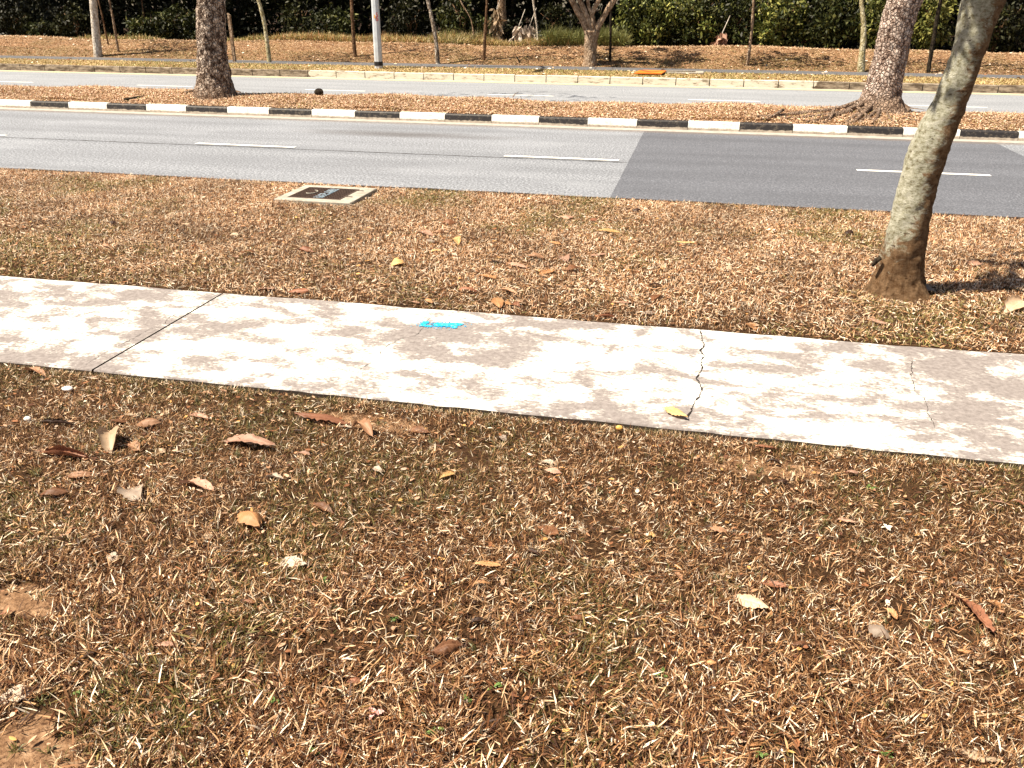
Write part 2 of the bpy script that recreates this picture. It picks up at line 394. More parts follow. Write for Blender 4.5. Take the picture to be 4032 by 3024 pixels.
# lane markings
YL = 12.24
def strip(name, x0, x1, y0, y1, z, mat, parent, jag=.004):
    n = max(2, int((x1-x0)/.08)); xx = np.linspace(x0, x1, n)
    a = [(x, y0+random.uniform(-jag, jag), z) for x in xx]; b = [(x, y1+random.uniform(-jag, jag), z) for x in xx]
    mb = MB(); mb.add(a+b, [(i, i+1, n+i+1, n+i) for i in range(n-1)]); return mb.build(name, mat, parent)
A0 = at(430, 309); A1 = at(644, 317); B0 = at(1088, 338.5); B1 = at(1337, 348); C0 = at(1851, 369); C1 = at(2143, 382)
per = (C0.x-A0.x)/2; ln = (B1.x-B0.x)
Z1 = at(30, 290.5)
for x0, x1 in ((Z1.x-ln-3*per, Z1.x-3*per), (Z1.x-ln-2*per, Z1.x-2*per), (Z1.x-ln-per, Z1.x-per), (Z1.x-ln, Z1.x), (A0.x, A1.x), (B0.x, B1.x), (C0.x, C1.x), (C0.x+per, C1.x+per), (C0.x+2*per, C1.x+2*per)):
    strip('lane_marking', x0, x1, YL-.055, YL+.055, .0085, M_WHITE, road)
strip('tar_seam', -30, -.92, YL-.15, YL-.128, .0045, M_SEAM, road, .006)
D0 = at(1055, 204); D1 = at(1196, 208); D2 = at(1487, 214)
perf = D2.x-D0.x; lnf = D1.x-D0.x
for k in range(-9, 6):
    x0 = D0.x+k*perf; strip('lane_marking', x0, x0+lnf, 21.34, 21.46, .005, M_WHITE, far_road)
strip('edge_line', -60, 30, 24.86, 24.97, .005, M_YELLOW, far_road)
strip('edge_line', -60, 30, 25.09, 25.20, .005, M_YELLOW, far_road)
# dark soil gap where the verge meets the road
mb = MB(); n = 260; xx = np.linspace(-14, 9, n)
a = [(x, 9.55, .016) for x in xx]; b = [(x, 9.625+.05*vn, .0065) for x, vn in zip(xx, vnoise(xx, xx*0, 2.2, 3)+vnoise(xx, xx*0, 9, 4)*.6-.3)]
mb.add(a+b, [(i, i+1, n+i+1, n+i) for i in range(n-1)]); mb.build('edge_soil', M_CRACK, road)

# footpath: two slabs runs either side of the joint
fp = bpy.data.objects.new('footpath', None); col.objects.link(fp); tag(fp, kind='structure')
def slab(x0, x1):
    xx = np.arange(x0, x1, .12); xx = np.append(xx[:-1], x1); n = len(xx)
    yn = 3.955+.018*(vnoise(xx, xx*0, 1.1, 5)-.5)+.02*(vnoise(xx, xx*0, 7, 6)-.5)
    yf = 5.475+.02*(vnoise(xx, xx*0, 1.3, 8)-.5)+.018*(vnoise(xx, xx*0, 6, 9)-.5)
    mb = MB(); c = .006
    T = [(x, y+c, 0) for x, y in zip(xx, yn)]+[(x, y-c, 0) for x, y in zip(xx, yf)]
    mb.add(T, [(i, i+1, n+i+1, n+i) for i in range(n-1)])
    E = [(x, y+c, 0) for x, y in zip(xx, yn)]+[(x, y, -.008) for x, y in zip(xx, yn)]
    mb.add(E, [(n+i, n+i+1, i+1, i) for i in range(n-1)])
    E = [(x, y, -.008) for x, y in zip(xx, yn)]+[(x, y, -.09) for x, y in zip(xx, yn)]
    mb.add(E, [(n+i, n+i+1, i+1, i) for i in range(n-1)], 1)
    E = [(x, y-c, 0) for x, y in zip(xx, yf)]+[(x, y, -.09) for x, y in zip(xx, yf)]
    mb.add(E, [(i, i+1, n+i+1, n+i) for i in range(n-1)], 1)
    for k, s in ((0, 1), (n-1, -1)):
        mb.add([(xx[k], yn[k], -.008), (xx[k], yf[k], -.008), (xx[k], yf[k], -.09), (xx[k], yn[k], -.09)], [(0, 1, 2, 3)], 1)
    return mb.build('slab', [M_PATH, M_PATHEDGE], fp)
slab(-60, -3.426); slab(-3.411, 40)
def crack(pts, w0, w1, jit=.006):
    P = [at(x, y) for x, y in pts]; Q = []
    for a, b in zip(P, P[1:]):
        k = max(1, int((b-a).length/.018))
        for j in range(k): 
            p = a.lerp(b, j/k); Q.append(Vector((p.x+random.uniform(-jit, jit), p.y+random.uniform(-jit, jit)*.6, .0035)))
    Q.append(P[-1]+Vector((0, 0, .0035))); mb = MB(); n = len(Q); L = []; R = []
    for i, q in enumerate(Q):
        t = (Q[min(i+1, n-1)]-Q[max(i-1, 0)]).normalized(); s = Vector((-t.y, t.x, 0)); ww = (w0+(w1-w0)*random.random()**2)*min(1, .25+min(i, n-1-i)/4)
        L.append(q+s*ww*.5); R.append(q-s*ww*.5)
    mb.add(L+R, [(i, i+1, n+i+1, n+i) for i in range(n-1)]); return mb.build('crack', M_CRACK, fp)
c6 = lambda L: [(1444+.3637*x, 384+.3637*y) for x, y in L]
c5 = lambda L: [(713+.3472*x, 384+.3472*y) for x, y in L]
c4 = lambda L: [(.3472*x, 329+.3472*y) for x, y in L]
crack(c6([(190, 900), (195, 950), (205, 985), (212, 1005), (190, 1030), (212, 1060), (190, 1090), (198, 1125), (180, 1170), (165, 1195), (190, 1230), (195, 1270), (180, 1310), (155, 1330), (140, 1375), (120, 1410), (118, 1445)]), .003, .013)
crack(c6([(1440, 1075), (1445, 1150), (1440, 1190), (1460, 1220), (1465, 1270), (1490, 1290), (1525, 1310), (1535, 1350), (1535, 1395), (1570, 1450), (1580, 1490)]), .001, .005)
crack(c5([(610, 880), (580, 935), (530, 985), (430, 1005), (370, 1040), (320, 1075), (300, 1115), (270, 1140), (190, 1190), (160, 1230)]), .001, .0045)
crack(c4([(1170, 970), (1050, 1030), (1015, 1080), (930, 1100), (850, 1150), (770, 1190), (650, 1250), (520, 1330)]), .001, .005)
# blue spray mark
def blob(name, pts, mat, z, jag, parent):
    P = [at(*p) for p in pts]; Q = []
    for a, b in zip(P, P[1:]+P[:1]):
        k = max(1, int((b-a).length/.006))
        for j in range(k): p = a.lerp(b, j/k); Q.append((p.x+random.uniform(-jag, jag), p.y+random.uniform(-jag, jag), z))
    me = bpy.data.meshes.new(name); me.from_pydata(Q, [], [tuple(range(len(Q)))]); return link(name, me, mat, parent)
cb = lambda L: [((1550+x*.315)/K, (1200+y*.315)/K) for x, y in L]
bm_ = empty('paint_mark', at(952, 702)); bm_['kind'] = 'structure'; del bm_['kind']
tag(bm_, 'short bright blue spray paint mark on the grey white footpath', 'paint mark')
b1 = blob('paint_stroke', cb([(375, 213), (450, 213), (440, 232), (405, 248), (420, 262), (480, 268), (470, 282), (390, 280), (318, 274), (345, 245)]), M_BLUE, .005, .006, None)
b2 = blob('paint_stroke', cb([(510, 236), (590, 228), (640, 240), (740, 234), (830, 234), (872, 245), (850, 262), (800, 270), (790, 297), (740, 302), (725, 285), (640, 277), (560, 284), (515, 276), (495, 255)]), M_BLUE, .005, .006, None)
b3 = blob('paint_stroke', cb([(560, 262), (740, 255), (745, 268), (650, 272), (600, 280)]), M_BLUE, .0065, .006, None)
mb = MB()
for _ in range(420):
    x = random.gauss(600, 150); y = random.gauss(256, 22)+(.02*(x-600)); p = at(*cb([(x, y)])[0]); s = random.uniform(.001, .0045)
    mb.add([(p.x-s, p.y-s*.6, .0045), (p.x+s, p.y-s, .0045), (p.x+s*.7, p.y+s, .0045), (p.x-s, p.y+s*.8, .0045)], [(0, 1, 2, 3)])
b4 = mb.build('overspray', M_BLUE); b4['kind'] = 'stuff'
for b in (b1, b2, b3, b4):
    b.parent = bm_; b.matrix_parent_inverse = Matrix.Translation(-bm_.location)

# median kerb
mk = bpy.data.objects.new('median_kerb', None); col.objects.link(mk); tag(mk, kind='structure')
mbw = MB(); mbb = MB()
for i in range(-30, 46):
    x0 = -14.67+.9074*i; t = mbw if i % 2 == 0 else mbb
    g = random.uniform(.002, .006); dz = random.uniform(-.004, .004); dy = random.uniform(-.005, .005)
    z1 = .150+dz; yb = 15.82+dy; yt = 15.85+dy
    v = []
    for x in (x0+g, x0+.9074-g):
        v += [(x, yb, -.02), (x, yt-.006, z1-.02), (x, yt+.012, z1), (x, 16.0, z1), (x, 16.0, -.02)]
    t.add(v, [(0, 5, 6, 1), (1, 6, 7, 2), (2, 7, 8, 3), (3, 8, 9, 4), (0, 1, 2, 3, 4), (9, 8, 7, 6, 5)])
mbw.build('white_paint', M_KW, mk); mbb.build('black_paint', M_KB, mk)
mb = MB(); mb.box(-60, 40, 15.52, 15.815, -.05, .008); mb.build('channel', M_APRON, mk)
# rear kerb of median (hidden mostly)
mb = MB(); mb.box(-60, 40, 18.22, 18.36, -.05, .13, 0, .01); mb.build('rear_kerb', M_CONC, mk)
# far kerb
fk = bpy.data.objects.new('far_kerb', None); col.objects.link(fk); tag(fk, kind='structure')
mb = MB(); x = -60.2
while x < 40:
    g = .012; mb.box(x+g, x+.93-g, 25.30+random.uniform(-.006, .006), 25.46, -.05, .20+random.uniform(-.006, .006), 0, .012); x += .93
mb.build('kerb_stones', M_FKERB, fk)
mb = MB(); mb.box(-60, 40, 25.33, 25.45, -.05, .17); mb.build('kerb_joints', M_CRACK, fk)
mb = MB(); mb.box(-60, 40, 25.22, 25.298, -.05, .006); mb.build('channel', M_CONC, fk)

# ------------------------------------------------------------ grass and litter (stuff)
def xr(Y, mar):
    """visible x range at distance Y"""
    def xb(px): 
        lo = ray(px, 829); return None
    c, s = cos(YAW), sin(YAW)
    D = np.sqrt(1)*np.asarray(Y)
    # depth along camera axis for a ground point at range Y
    a = 2016/FPX
    # solve |r| = a*depth on ground plane: r = c X + s Y ; depth = cosP*(-s X + c Y) + sinP*H
    cp, sp = cos(PITCH), sin(PITCH)
    xl = (-a*(cp*c*D+sp*H)-s*D)/(c-a*cp*s)
    xr_ = (a*(cp*c*D+sp*H)-s*D)/(c+a*cp*s)
    return xl-mar, xr_+mar
def scatter(n, y0, y1, mar, power=1.0):
    u = RS.rand(n)**power; Y = y0+(y1-y0)*u; a, b = xr(Y, mar)
    wmax = (b-a).max(); keep = RS.rand(n) < (b-a)/wmax*1.0
    Y = Y[keep]; a, b = a[keep], b[keep]; X = a+(b-a)*RS.rand(len(Y)); return X, Y

def pick(cols, weights, n):
    cols = np.array(cols); weights = np.asarray(weights, float)
    idx = RS.choice(len(cols), n, p=weights/weights.sum()); return cols[idx]*(0.75+.5*RS.rand(n, 1))

def mat_head(X, Y, s=3.0):
    n = len(X); return fbm(X, Y, s, 77, 2)*9+RS.randn(n)*.75+pi*(RS.rand(n) < .4)
def blades(X, Y, L, W, tilt, colr, zoff=0.0, curve=.3, head=None):
    """tilt: 0 = lying, pi/2 = upright"""
    n = len(X); h = RS.rand(n)*2*pi if head is None else head
    Z = gz(X, Y)+zoff
    d = np.stack([np.cos(h), np.sin(h)], 1); s = np.stack([-np.sin(h), np.cos(h)], 1)
    roll = (RS.rand(n)-.5)*1.6
    V = np.zeros((n, 5, 3)); ct, st = np.cos(tilt), np.sin(tilt)
    t2 = tilt-curve*(RS.rand(n)*1.6-.3); ct2, st2 = np.cos(t2), np.sin(t2)
    b = np.stack([X, Y], 1); sz = np.sin(roll)*W*.5; sw = (np.cos(roll)*W*.5)[:, None]*s
    V[:, 0, :2] = b-sw*.8; V[:, 1, :2] = b+sw*.8; V[:, 0, 2] = Z-sz*.8; V[:, 1, 2] = Z+sz*.8
    m = b+d*(ct*L*.5)[:, None]; mz = Z+st*L*.5
    V[:, 2, :2] = m+sw; V[:, 3, :2] = m-sw; V[:, 2, 2] = mz+sz; V[:, 3, 2] = mz-sz
    V[:, 4, :2] = m+d*(ct2*L*.5)[:, None]; V[:, 4, 2] = mz+st2*L*.5
    k = np.arange(n)*5
    Q = np.stack([k, k+1, k+2, k+3], 1); T = np.stack([k+3, k+2, k+4], 1)
    return V.reshape(-1, 3), Q, T, np.repeat(colr, 5, 0)
def make_stuff(name, parts, mat, label):
    Vs = []; Qs = []; Ts = []; Cs = []; o = 0
    for V, Q, T, C in parts: Vs.append(V); Qs.append(Q+o); Ts.append(T+o); Cs.append(C); o += len(V)
    me = np_mesh(name, np.concatenate(Vs), [np.concatenate(Qs), np.concatenate(Ts)], False, np.concatenate(Cs))
    return tag(link(name, me, mat), label, kind='stuff')

STRAW = [(.62, .47, .30), (.74, .62, .45), (.52, .35, .20), (.40, .23, .12), (.24, .12, .06), (.82, .74, .60)]
FSTRAW = [(.43, .245, .118), (.70, .48, .29), (.25, .118, .048), (.12, .048, .018), (.04, .014, .006), (.92, .79, .61)]
GREEN = [(.07, .068, .016), (.12, .105, .028), (.21, .165, .055), (.035, .036, .012)]
def bare(X, Y):
    """1 where bare soil shows"""
    b1 = at(60, 1640); b2 = at(60, 1285); b3 = at(790, 905); b4 = at(1640, 1000)
    r = np.exp(-(((X-b1.x-.02)/.26)**2+((Y-b1.y)/.13)**2))
    r = np.maximum(r, .75*np.exp(-(((X-b2.x)/.16)**2+((Y-b2.y)/.07)**2)))
    r = np.maximum(r, .6*np.exp(-(((X-b3.x)/.3)**2+((Y-b3.y)/.07)**2)))
    r = np.maximum(r, .6*np.exp(-(((X-b4.x)/.25)**2+((Y-b4.y)/.08)**2)))
    return r
# foreground lawn
parts = []
def fg(n, kind):
    X, Y = scatter(n, 1.25, 3.94, .5, 1.15)
    k = RS.rand(len(X)) > bare(X, Y)*1.05+.75*np.clip((fbm(X, Y, 4.5, 30)-.56)*6, 0, 1); X, Y = X[k], Y[k]
    gr = fbm(X, Y, 1.6, 11); gr2 = np.clip((Y-2.3)/1.3, 0, 1); m = len(X)
    green = np.clip((gr-.55)*3+.07+.26*gr2, .02, .65); near = .72+.5*np.clip((3.1-Y)/1.4, 0, 1)
    if kind == 'lying':
        L = (.020+.045*RS.rand(m)**1.3)*near; W = (.0016+.0046*RS.rand(m)**1.5)*near
        tilt = RS.rand(m)**1.3*1.0-.06; C = pick(FSTRAW, [3.6, 2.8, 4.8, 5, 5, 2.0], m)
        br = .72+.56*fbm(X, Y, 2.2, 41); C = C*br[:, None]
        isg = RS.rand(m) < green*.30; C[isg] = pick(GREEN, [3, 3, 3, 1], isg.sum())*1.2
        zo = .001+.020*RS.rand(m)**1.5
        k2 = RS.rand(m) < (1.0-.25*gr2); return blades(X[k2], Y[k2], L[k2], W[k2], tilt[k2], C[k2], zo[k2], .25, mat_head(X[k2], Y[k2]))
    L = (.024+.040*RS.rand(m))*near; W = (.0013+.0024*RS.rand(m))*near; tilt = .45+RS.rand(m)*1.0
    C = pick(FSTRAW, [2.6, 1.7, 4, 4, 4, .8], m); isg = RS.rand(m) < green; C[isg] = pick(GREEN, [3, 3, 3, 2], isg.sum())
    return blades(X, Y, L, W, tilt, C, -.002, .55, mat_head(X, Y, 4.0))
parts.append(fg(220000, 'lying')); parts.append(fg(270000, 'upright'))
# tufts
def tufts(n, y0, y1, size, greenp):
    X0, Y0 = scatter(n, y0, y1, .4); out = []
    reps = RS.randint(8, 22, len(X0)); X = np.repeat(X0, reps)+RS.randn(reps.sum())*.006; Y = np.repeat(Y0, reps)+RS.randn(reps.sum())*.006
    m = len(X); g = np.repeat(RS.rand(len(X0)) < greenp, reps)
    C = pick(STRAW, [4, 4, 3, 2, 1, 2], m); C[g] = pick(GREEN+[(.22, .24, .14)], [3, 3, 3, 1, 2], g.sum())
    return blades(X, Y, size*(.5+.8*RS.rand(m)), .0022+.0025*RS.rand(m), .25+1.1*RS.rand(m), C, 0, .8)
parts.append(tufts(1500, 1.3, 3.9, .036, .5))
# fringe along the slab
X = np.linspace(-6, 3, 9000)+RS.randn(9000)*.02; Y = 3.93-np.abs(RS.randn(9000))*.035; k = vnoise(X, Y*0, 2.0, 51) > .38; X, Y = X[k], Y[k]; m = len(X)
C = pick(GREEN+STRAW[:3], [3, 3, 3, 1, 2, 1, 2], m); parts.append(blades(X, Y, .02+.03*RS.rand(m), .0018+.001*RS.rand(m), .5+RS.rand(m), C, 0, .8))
make_stuff('lawn_grass', parts, M_BLADE, 'dry straw and green lawn grass in front of the footpath')

# verge between path and road
parts = []
def vg(n, kind):
    X, Y = scatter(n, 5.49, 9.575, .8, .9)
    P1 = at(705, 428); k = ~((np.abs(X-P1.x) < .46) & (np.abs(Y-P1.y) < .42)); X, Y = X[k], Y[k]; m = len(X)
    gr = fbm(X, Y, 1.1, 21); left = np.clip((-X-1.5)/3, 0, 1)*np.clip((7.6-Y)/1.5, 0, 1)
    green = np.clip((gr-.55)*2.6+.08+.22*left, .02, .65)
    br = .55+.85*fbm(X, Y, 1.4, 22); br *= .86+.28*fbm(X, Y, 7, 23)
    S = [(.64, .40, .23), (.84, .63, .43), (.46, .245, .115), (.26, .115, .05), (.07, .026, .012), (.95, .83, .66)]
    C = pick(S, [4, 3.6, 3.6, 3.0, 3.4, 2.2], m)*br[:, None]
    isg = RS.rand(m) < green*.8; C[isg] = pick([(.20, .18, .055), (.30, .25, .09), (.10, .10, .03)], [3, 3, 2], isg.sum())
    if kind == 'lying': L = .025+.035*RS.rand(m); W = .0022+.0035*RS.rand(m); tilt = RS.rand(m)**1.5*.7; zo = .003+.014*RS.rand(m)
    else: L = .02+.035*RS.rand(m); W = .0025+.0025*RS.rand(m); tilt = .5+RS.rand(m)*.9; zo = np.zeros(m)
    return blades(X, Y, L, W, tilt, C, zo, .4, mat_head(X, Y, 2.5))
parts.append(vg(190000, 'lying')); parts.append(vg(210000, 'upright'))
make_stuff('verge_grass', parts, M_BLADE, 'dry tan grass verge between the footpath and the road')

# far verge and mound grass
parts = []
def farg(n, y0, y1, cols, wts, L0, W0, til=.5, seed=61, gfac=0, br0=.75):
    X, Y = scatter(n, y0, y1, 1.5); m = len(X); C = pick(cols, wts, m)*(br0+.5*fbm(X, Y, .8, seed))[:, None]
    if gfac: g = RS.rand(m) < np.clip((fbm(X, Y, .35, seed+3)-.45)*4, 0, 1)*gfac; C[g] = pick([(.24, .24, .07), (.16, .17, .05)], [1, 1], g.sum())
    return blades(X, Y, L0*(.5+RS.rand(m)), W0*(.6+.8*RS.rand(m)), til*RS.rand(m)*2, C, 0, .6)
TAN = [(.58, .43, .22), (.48, .35, .16), (.38, .30, .12), (.66, .53, .31), (.30, .27, .09)]
parts.append(farg(60000, 25.5, 27.36, TAN, [4, 4, 3, 2, 2.5], .06, .014, .5, 61, .35))
MND = [(.56, .39, .245), (.50, .34, .21), (.62, .46, .31), (.42, .27, .16), (.36, .25, .13)]
parts.append(farg(120000, 28.83, 31.6, MND, [4, 4, 2.5, 2.5, 1.2], .05, .016, .2, 71, .16)); parts.append(farg(22000, 28.85, 30.1, [(.22, .19, .07), (.30, .22, .10), (.20, .14, .07)], [2, 2, 2], .06, .016, .35, 75))  # second band darkens the mound foot, tree shade put into blade colour
parts.append(farg(26000, 31.4, 33.2, MND, [4, 3, 3, 2, 1], .08, .02, .4, 72))
make_stuff('far_verge_grass', parts, M_BLADE, 'dry grass on the far verge and mound beyond the road')

# litter flakes: broken leaf bits
def flakes(X, Y, L, W, C, zo, tilt=.5):
    n = len(X); h = RS.rand(n)*2*pi; d = np.stack([np.cos(h), np.sin(h), (RS.rand(n)-.5)*tilt], 1); s = np.stack([-np.sin(h), np.cos(h), (RS.rand(n)-.5)*tilt*1.6], 1)
    B = np.stack([X, Y, gz(X, Y)+zo], 1); cup = ((RS.rand(n)-.35)*.35)[:, None]*np.array([[0, 0, 1]])*W[:, None]
    V = np.zeros((n, 6, 3)); L = L[:, None]; W = W[:, None]
    V[:, 0] = B-d*L*.5; V[:, 1] = B-d*L*.15+s*W*.5+cup; V[:, 2] = B+d*L*.25+s*W*.42+cup; V[:, 3] = B+d*L*.5; V[:, 4] = B+d*L*.25-s*W*.42+cup; V[:, 5] = B-d*L*.15-s*W*.5+cup
    k = np.arange(n)*6; Q = np.concatenate([np.stack([k, k+1, k+2, k+3], 1), np.stack([k, k+3, k+4, k+5], 1)])
    return V.reshape(-1, 3), Q, np.zeros((0, 3), int), np.repeat(C, 6, 0)
LEAFC = [(.42, .22, .12), (.60, .38, .25), (.26, .11, .05), (.68, .52, .40), (.12, .05, .03), (.62, .34, .12)]
parts = []
X, Y = scatter(2600, 1.3, 3.9, .4); m = len(X); parts.append(flakes(X, Y, .012+.03*RS.rand(m)**2, .006+.012*RS.rand(m), pick(LEAFC, [3, 3, 3, 1.4, 2, 1.2], m), .012+.012*RS.rand(m)))
X, Y = scatter(2600, 5.5, 9.5, .6); m = len(X); parts.append(flakes(X, Y, .018+.045*RS.rand(m)**2.5, .010+.018*RS.rand(m), pick(LEAFC, [2, 3, 2, 3, 1, 1], m), .018+.01*RS.rand(m)))
make_stuff('leaf_litter', parts, M_LITTER, 'small broken leaf bits scattered through the dry grass')
parts = []
PK = [(.54, .36, .235), (.64, .46, .32), (.46, .29, .18), (.78, .63, .48), (.32, .17, .09), (.36, .30, .12)]
X, Y = scatter(110000, 15.96, 18.3, 1.5); m = len(X)
parts.append(flakes(X, Y, (.025+.028*RS.rand(m)), .010+.013*RS.rand(m), pick(PK, [4, 3, 3, 1.6, 2, .8], m)*(.75+.5*fbm(X, Y, 1.2, 81))[:, None], .01+.02*RS.rand(m), .8))
X, Y = scatter(26000, 15.93, 18.3, 1.5); m = len(X)
parts.append(blades(X, Y, .05+.05*RS.rand(m), .008+.006*RS.rand(m), .3+1.0*RS.rand(m), pick(PK, [4, 3, 3, 2, 1, 2], m), 0, .6))
make_stuff('median_litter', parts, M_LITTER, 'pinkish brown leaf litter and dry grass covering the median')
parts = []
X, Y = scatter(900, 25.6, 31.8, 1.0); k = (Y < 27.3) | (Y > 28.9) | (RS.rand(len(Y)) < .2); X, Y = X[k], Y[k]; m = len(X)
parts.append(flakes(X, Y, .06+.09*RS.rand(m), .04+.05*RS.rand(m), pick([(.7, .52, .38), (.5, .3, .18), (.8, .7, .58), (.3, .15, .08)], [3, 3, 2, 2], m), .03, .6))
make_stuff('far_litter', parts, M_LITTER, 'fallen leaves dotted over the far verge and mound')

# ------------------------------------------------------------ foliage builder
def leaf_cards(P, size, C, out=None, droop=.5):
    n = len(P); d = RS.randn(n, 3); d[:, 2] -= droop; d /= np.linalg.norm(d, axis=1, keepdims=True)
    r = RS.randn(n, 3); s = np.cross(d, r); s /= np.linalg.norm(s, axis=1, keepdims=True)+1e-9
    L = (size*(.6+.8*RS.rand(n)))[:, None]; W = L*.42
    V = np.zeros((n, 4, 3)); V[:, 0] = P; V[:, 1] = P+d*L*.45+s*W*.5; V[:, 2] = P+d*L; V[:, 3] = P+d*L*.45-s*W*.5
    k = np.arange(n)*4; return V.reshape(-1, 3), np.stack([k, k+1, k+2, k+3], 1), np.repeat(C, 4, 0)
def fol_mesh(name, P, size, C, mat=M_FOL, parent=None):
    V, Q, T = leaf_cards(P, size, C); return link(name, np_mesh(name, V, [Q], False, T), mat, parent)
def clumpy(n, c, rad, nclump, seed, spread=.33):
    rs = np.random.RandomState(seed); q = rs.randn(nclump, 3); q /= np.linalg.norm(q, axis=1, keepdims=True); q *= (.35+.65*rs.rand(nclump, 1)**.5)
    cc = np.array(c)+q*np.array(rad)*.8; idx = rs.randint(0, nclump, n); e = rs.randn(n, 3)
    cr = (spread*min(rad)*(.5+rs.rand(nclump)))[idx][:, None]
    return cc[idx]+e/np.linalg.norm(e, axis=1, keepdims=True)*cr*(rs.rand(n, 1)**.4), idx
GRN = [(.02, .03, .008), (.035, .05, .012), (.06, .075, .02), (.09, .095, .025)]
YGR = [(.10, .12, .03), (.15, .16, .045), (.19, .19, .06), (.07, .09, .02)]
def shift(o, root):
    o.parent = root; o.matrix_parent_inverse = Matrix.Translation(-root.location); return o

# ------------------------------------------------------------ trunks
def trunk_mesh(name, cen, rad, mat, seg=40, step=.04, lobes=None, rough=.012, nscale=6.0, side=False, flat=None):
    """cen: list of Vector; rad list; lobes: list of (angle, amp, z_decay) for buttresses"""
    C = [Vector(c) for c in cen]; L = [0]
    for a, b in zip(C, C[1:]): L.append(L[-1]+(b-a).length)
    n = max(8, int(L[-1]/step)); V = []; tint = []
    ts = np.linspace(0, L[-1], n)
    pts = np.array([[c.x, c.y, c.z] for c in C])
    # smooth interpolation
    def interp(t, arr):
        return np.interp(t, L, arr)
    px, py, pz = (interp(ts, pts[:, k]) for k in range(3)); rr = interp(ts, rad)
    ker = np.ones(5)/5 if n > 30 else np.ones(1)
    def sm(a):
        if len(ker) == 1: return a
        b = np.pad(a, 2, mode='reflect', reflect_type='odd'); return np.convolve(b, ker, 'valid')
    for _ in range(3): px, py, rr = sm(px), sm(py), sm(rr)
    z0 = pz[0]
    for i in range(n):
        j = min(i+1, n-1); k = max(i-1, 0)
        t = Vector((px[j]-px[k], py[j]-py[k], pz[j]-pz[k])).normalized()
        f = min(1, max(0, (pz[i]-z0)/.5)); t = (Vector((0, 0, 1))*(1-f)+t*f).normalized()
        a = Vector((1, 0, 0))-t*t.x; a.normalize(); b = t.cross(a)
        for s in range(seg):
            th = 2*pi*s/seg; r = rr[i]
            if lobes:
                for la, amp, dec in lobes: r += amp*math.exp(-(pz[i]-z0)/dec)*max(0, cos(th-la))**5
            p = Vector((px[i], py[i], pz[i]))+(a*cos(th)+b*sin(th))*r
            nz = mnoise.fractal(p*nscale, 1.0, 2.0, 4)*rough+mnoise.noise(p*1.7)*rough*1.2
            p += (a*cos(th)+b*sin(th))*nz; V.append(p[:])
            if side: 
                v = .42+.5*cos(th-radians(196)); hh = min(1, max(0, (pz[i]-z0-.12)/.5)); tint.append((v*hh,)*3)  # painted shade: tint falls from the sunlit left towards the right
    i = (np.arange(n-1)[:, None]*seg+np.arange(seg)[None]); j = np.arange(n-1)[:, None]*seg+((np.arange(seg)+1) % seg)[None]
    F = np.stack([i.ravel(), j.ravel(), (j+seg).ravel(), (i+seg).ravel()], 1)
    cap = np.array([[ (n-1)*seg+k for k in range(seg)]])
    return link(name, np_mesh(name, V, [F, cap], True, np.array(tint) if side else None), mat)

def outline(rows, Y):
    cen = []; rad = []
    for (y, xl, xr2) in rows:
        a = at_y(xl, y, Y); b = at_y(xr2, y, Y); cen.append((a+b)/2); rad.append((b-a).length/2)
    return cen, rad
def limbs(mb, base, tip_list, r):
    for tip in tip_list:
        b = Vector(base); t = Vector(tip); m = b.lerp(t, .5)+Vector((random.uniform(-.1, .1), random.uniform(-.1, .1), (t-b).length*.08))
        mb.tube([b, m, t], [r, r*.6, r*.25], 8)

# leaning tree in front
Yt = 6.62
rows = [(634, 1893, 1989), (600, 1896, 1990), (560, 1902, 1994), (529, 1911, 2000), (495, 1920, 2006), (457, 1929, 2013), (420, 1938, 2020), (382, 1949, 2028), (345, 1958, 2041), (312, 1968, 2053), (278, 1984, 2067), (243, 2007, 2083), (208, 2019, 2094), (174, 2031, 2106), (139, 2044, 2118), (104, 2057, 2131), (60, 2066, 2148), (20, 2071, 2163), (0, 2073, 2170)]
cen, rad = outline(rows, Yt)
top = cen[-1]
cen += [top+Vector((.10, .06, .35)), top+Vector((.18, .12, .8))]; rad += [.165, .15]
lean = empty('leaning_tree', (cen[0].x, Yt, 0.0), 'leaning pale green lichen covered tree trunk on the dry verge beside the footpath', 'tree')
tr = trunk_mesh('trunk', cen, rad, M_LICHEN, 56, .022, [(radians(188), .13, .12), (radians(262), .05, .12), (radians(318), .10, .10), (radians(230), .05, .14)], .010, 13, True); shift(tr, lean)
cen0 = cen[0]
mb = MB(); g0 = float(gz(1.8, 6.4))
def rootline(mb, pts, r0, r1, n=8):
    P = [Vector(p) for p in pts]; Q = []
    for a, b in zip(P, P[1:]):
        for j in range(4): Q.append(a.lerp(b, j/4)+Vector((random.uniform(-.01, .01), random.uniform(-.01, .01), 0)))
    Q.append(P[-1]); k = len(Q); mb.tube(Q, [r0+(r1-r0)*i/(k-1) for i in range(k)], n)
rb = at(1985, 630); re = at(1991, 655); rootline(mb, [(rb.x, rb.y+.05, .10), (rb.x+.01, rb.y-.02, .04), (re.x, re.y, 0.0)], .045, .012)
rb = at(1905, 625); re = at(1876, 634); rootline(mb, [(rb.x+.04, rb.y+.03, .12), (rb.x-.03, rb.y, .05), (re.x, re.y, 0.0)], .05, .02)
o = mb.build('root', M_SCALY1, None, True); shift(o, lean)
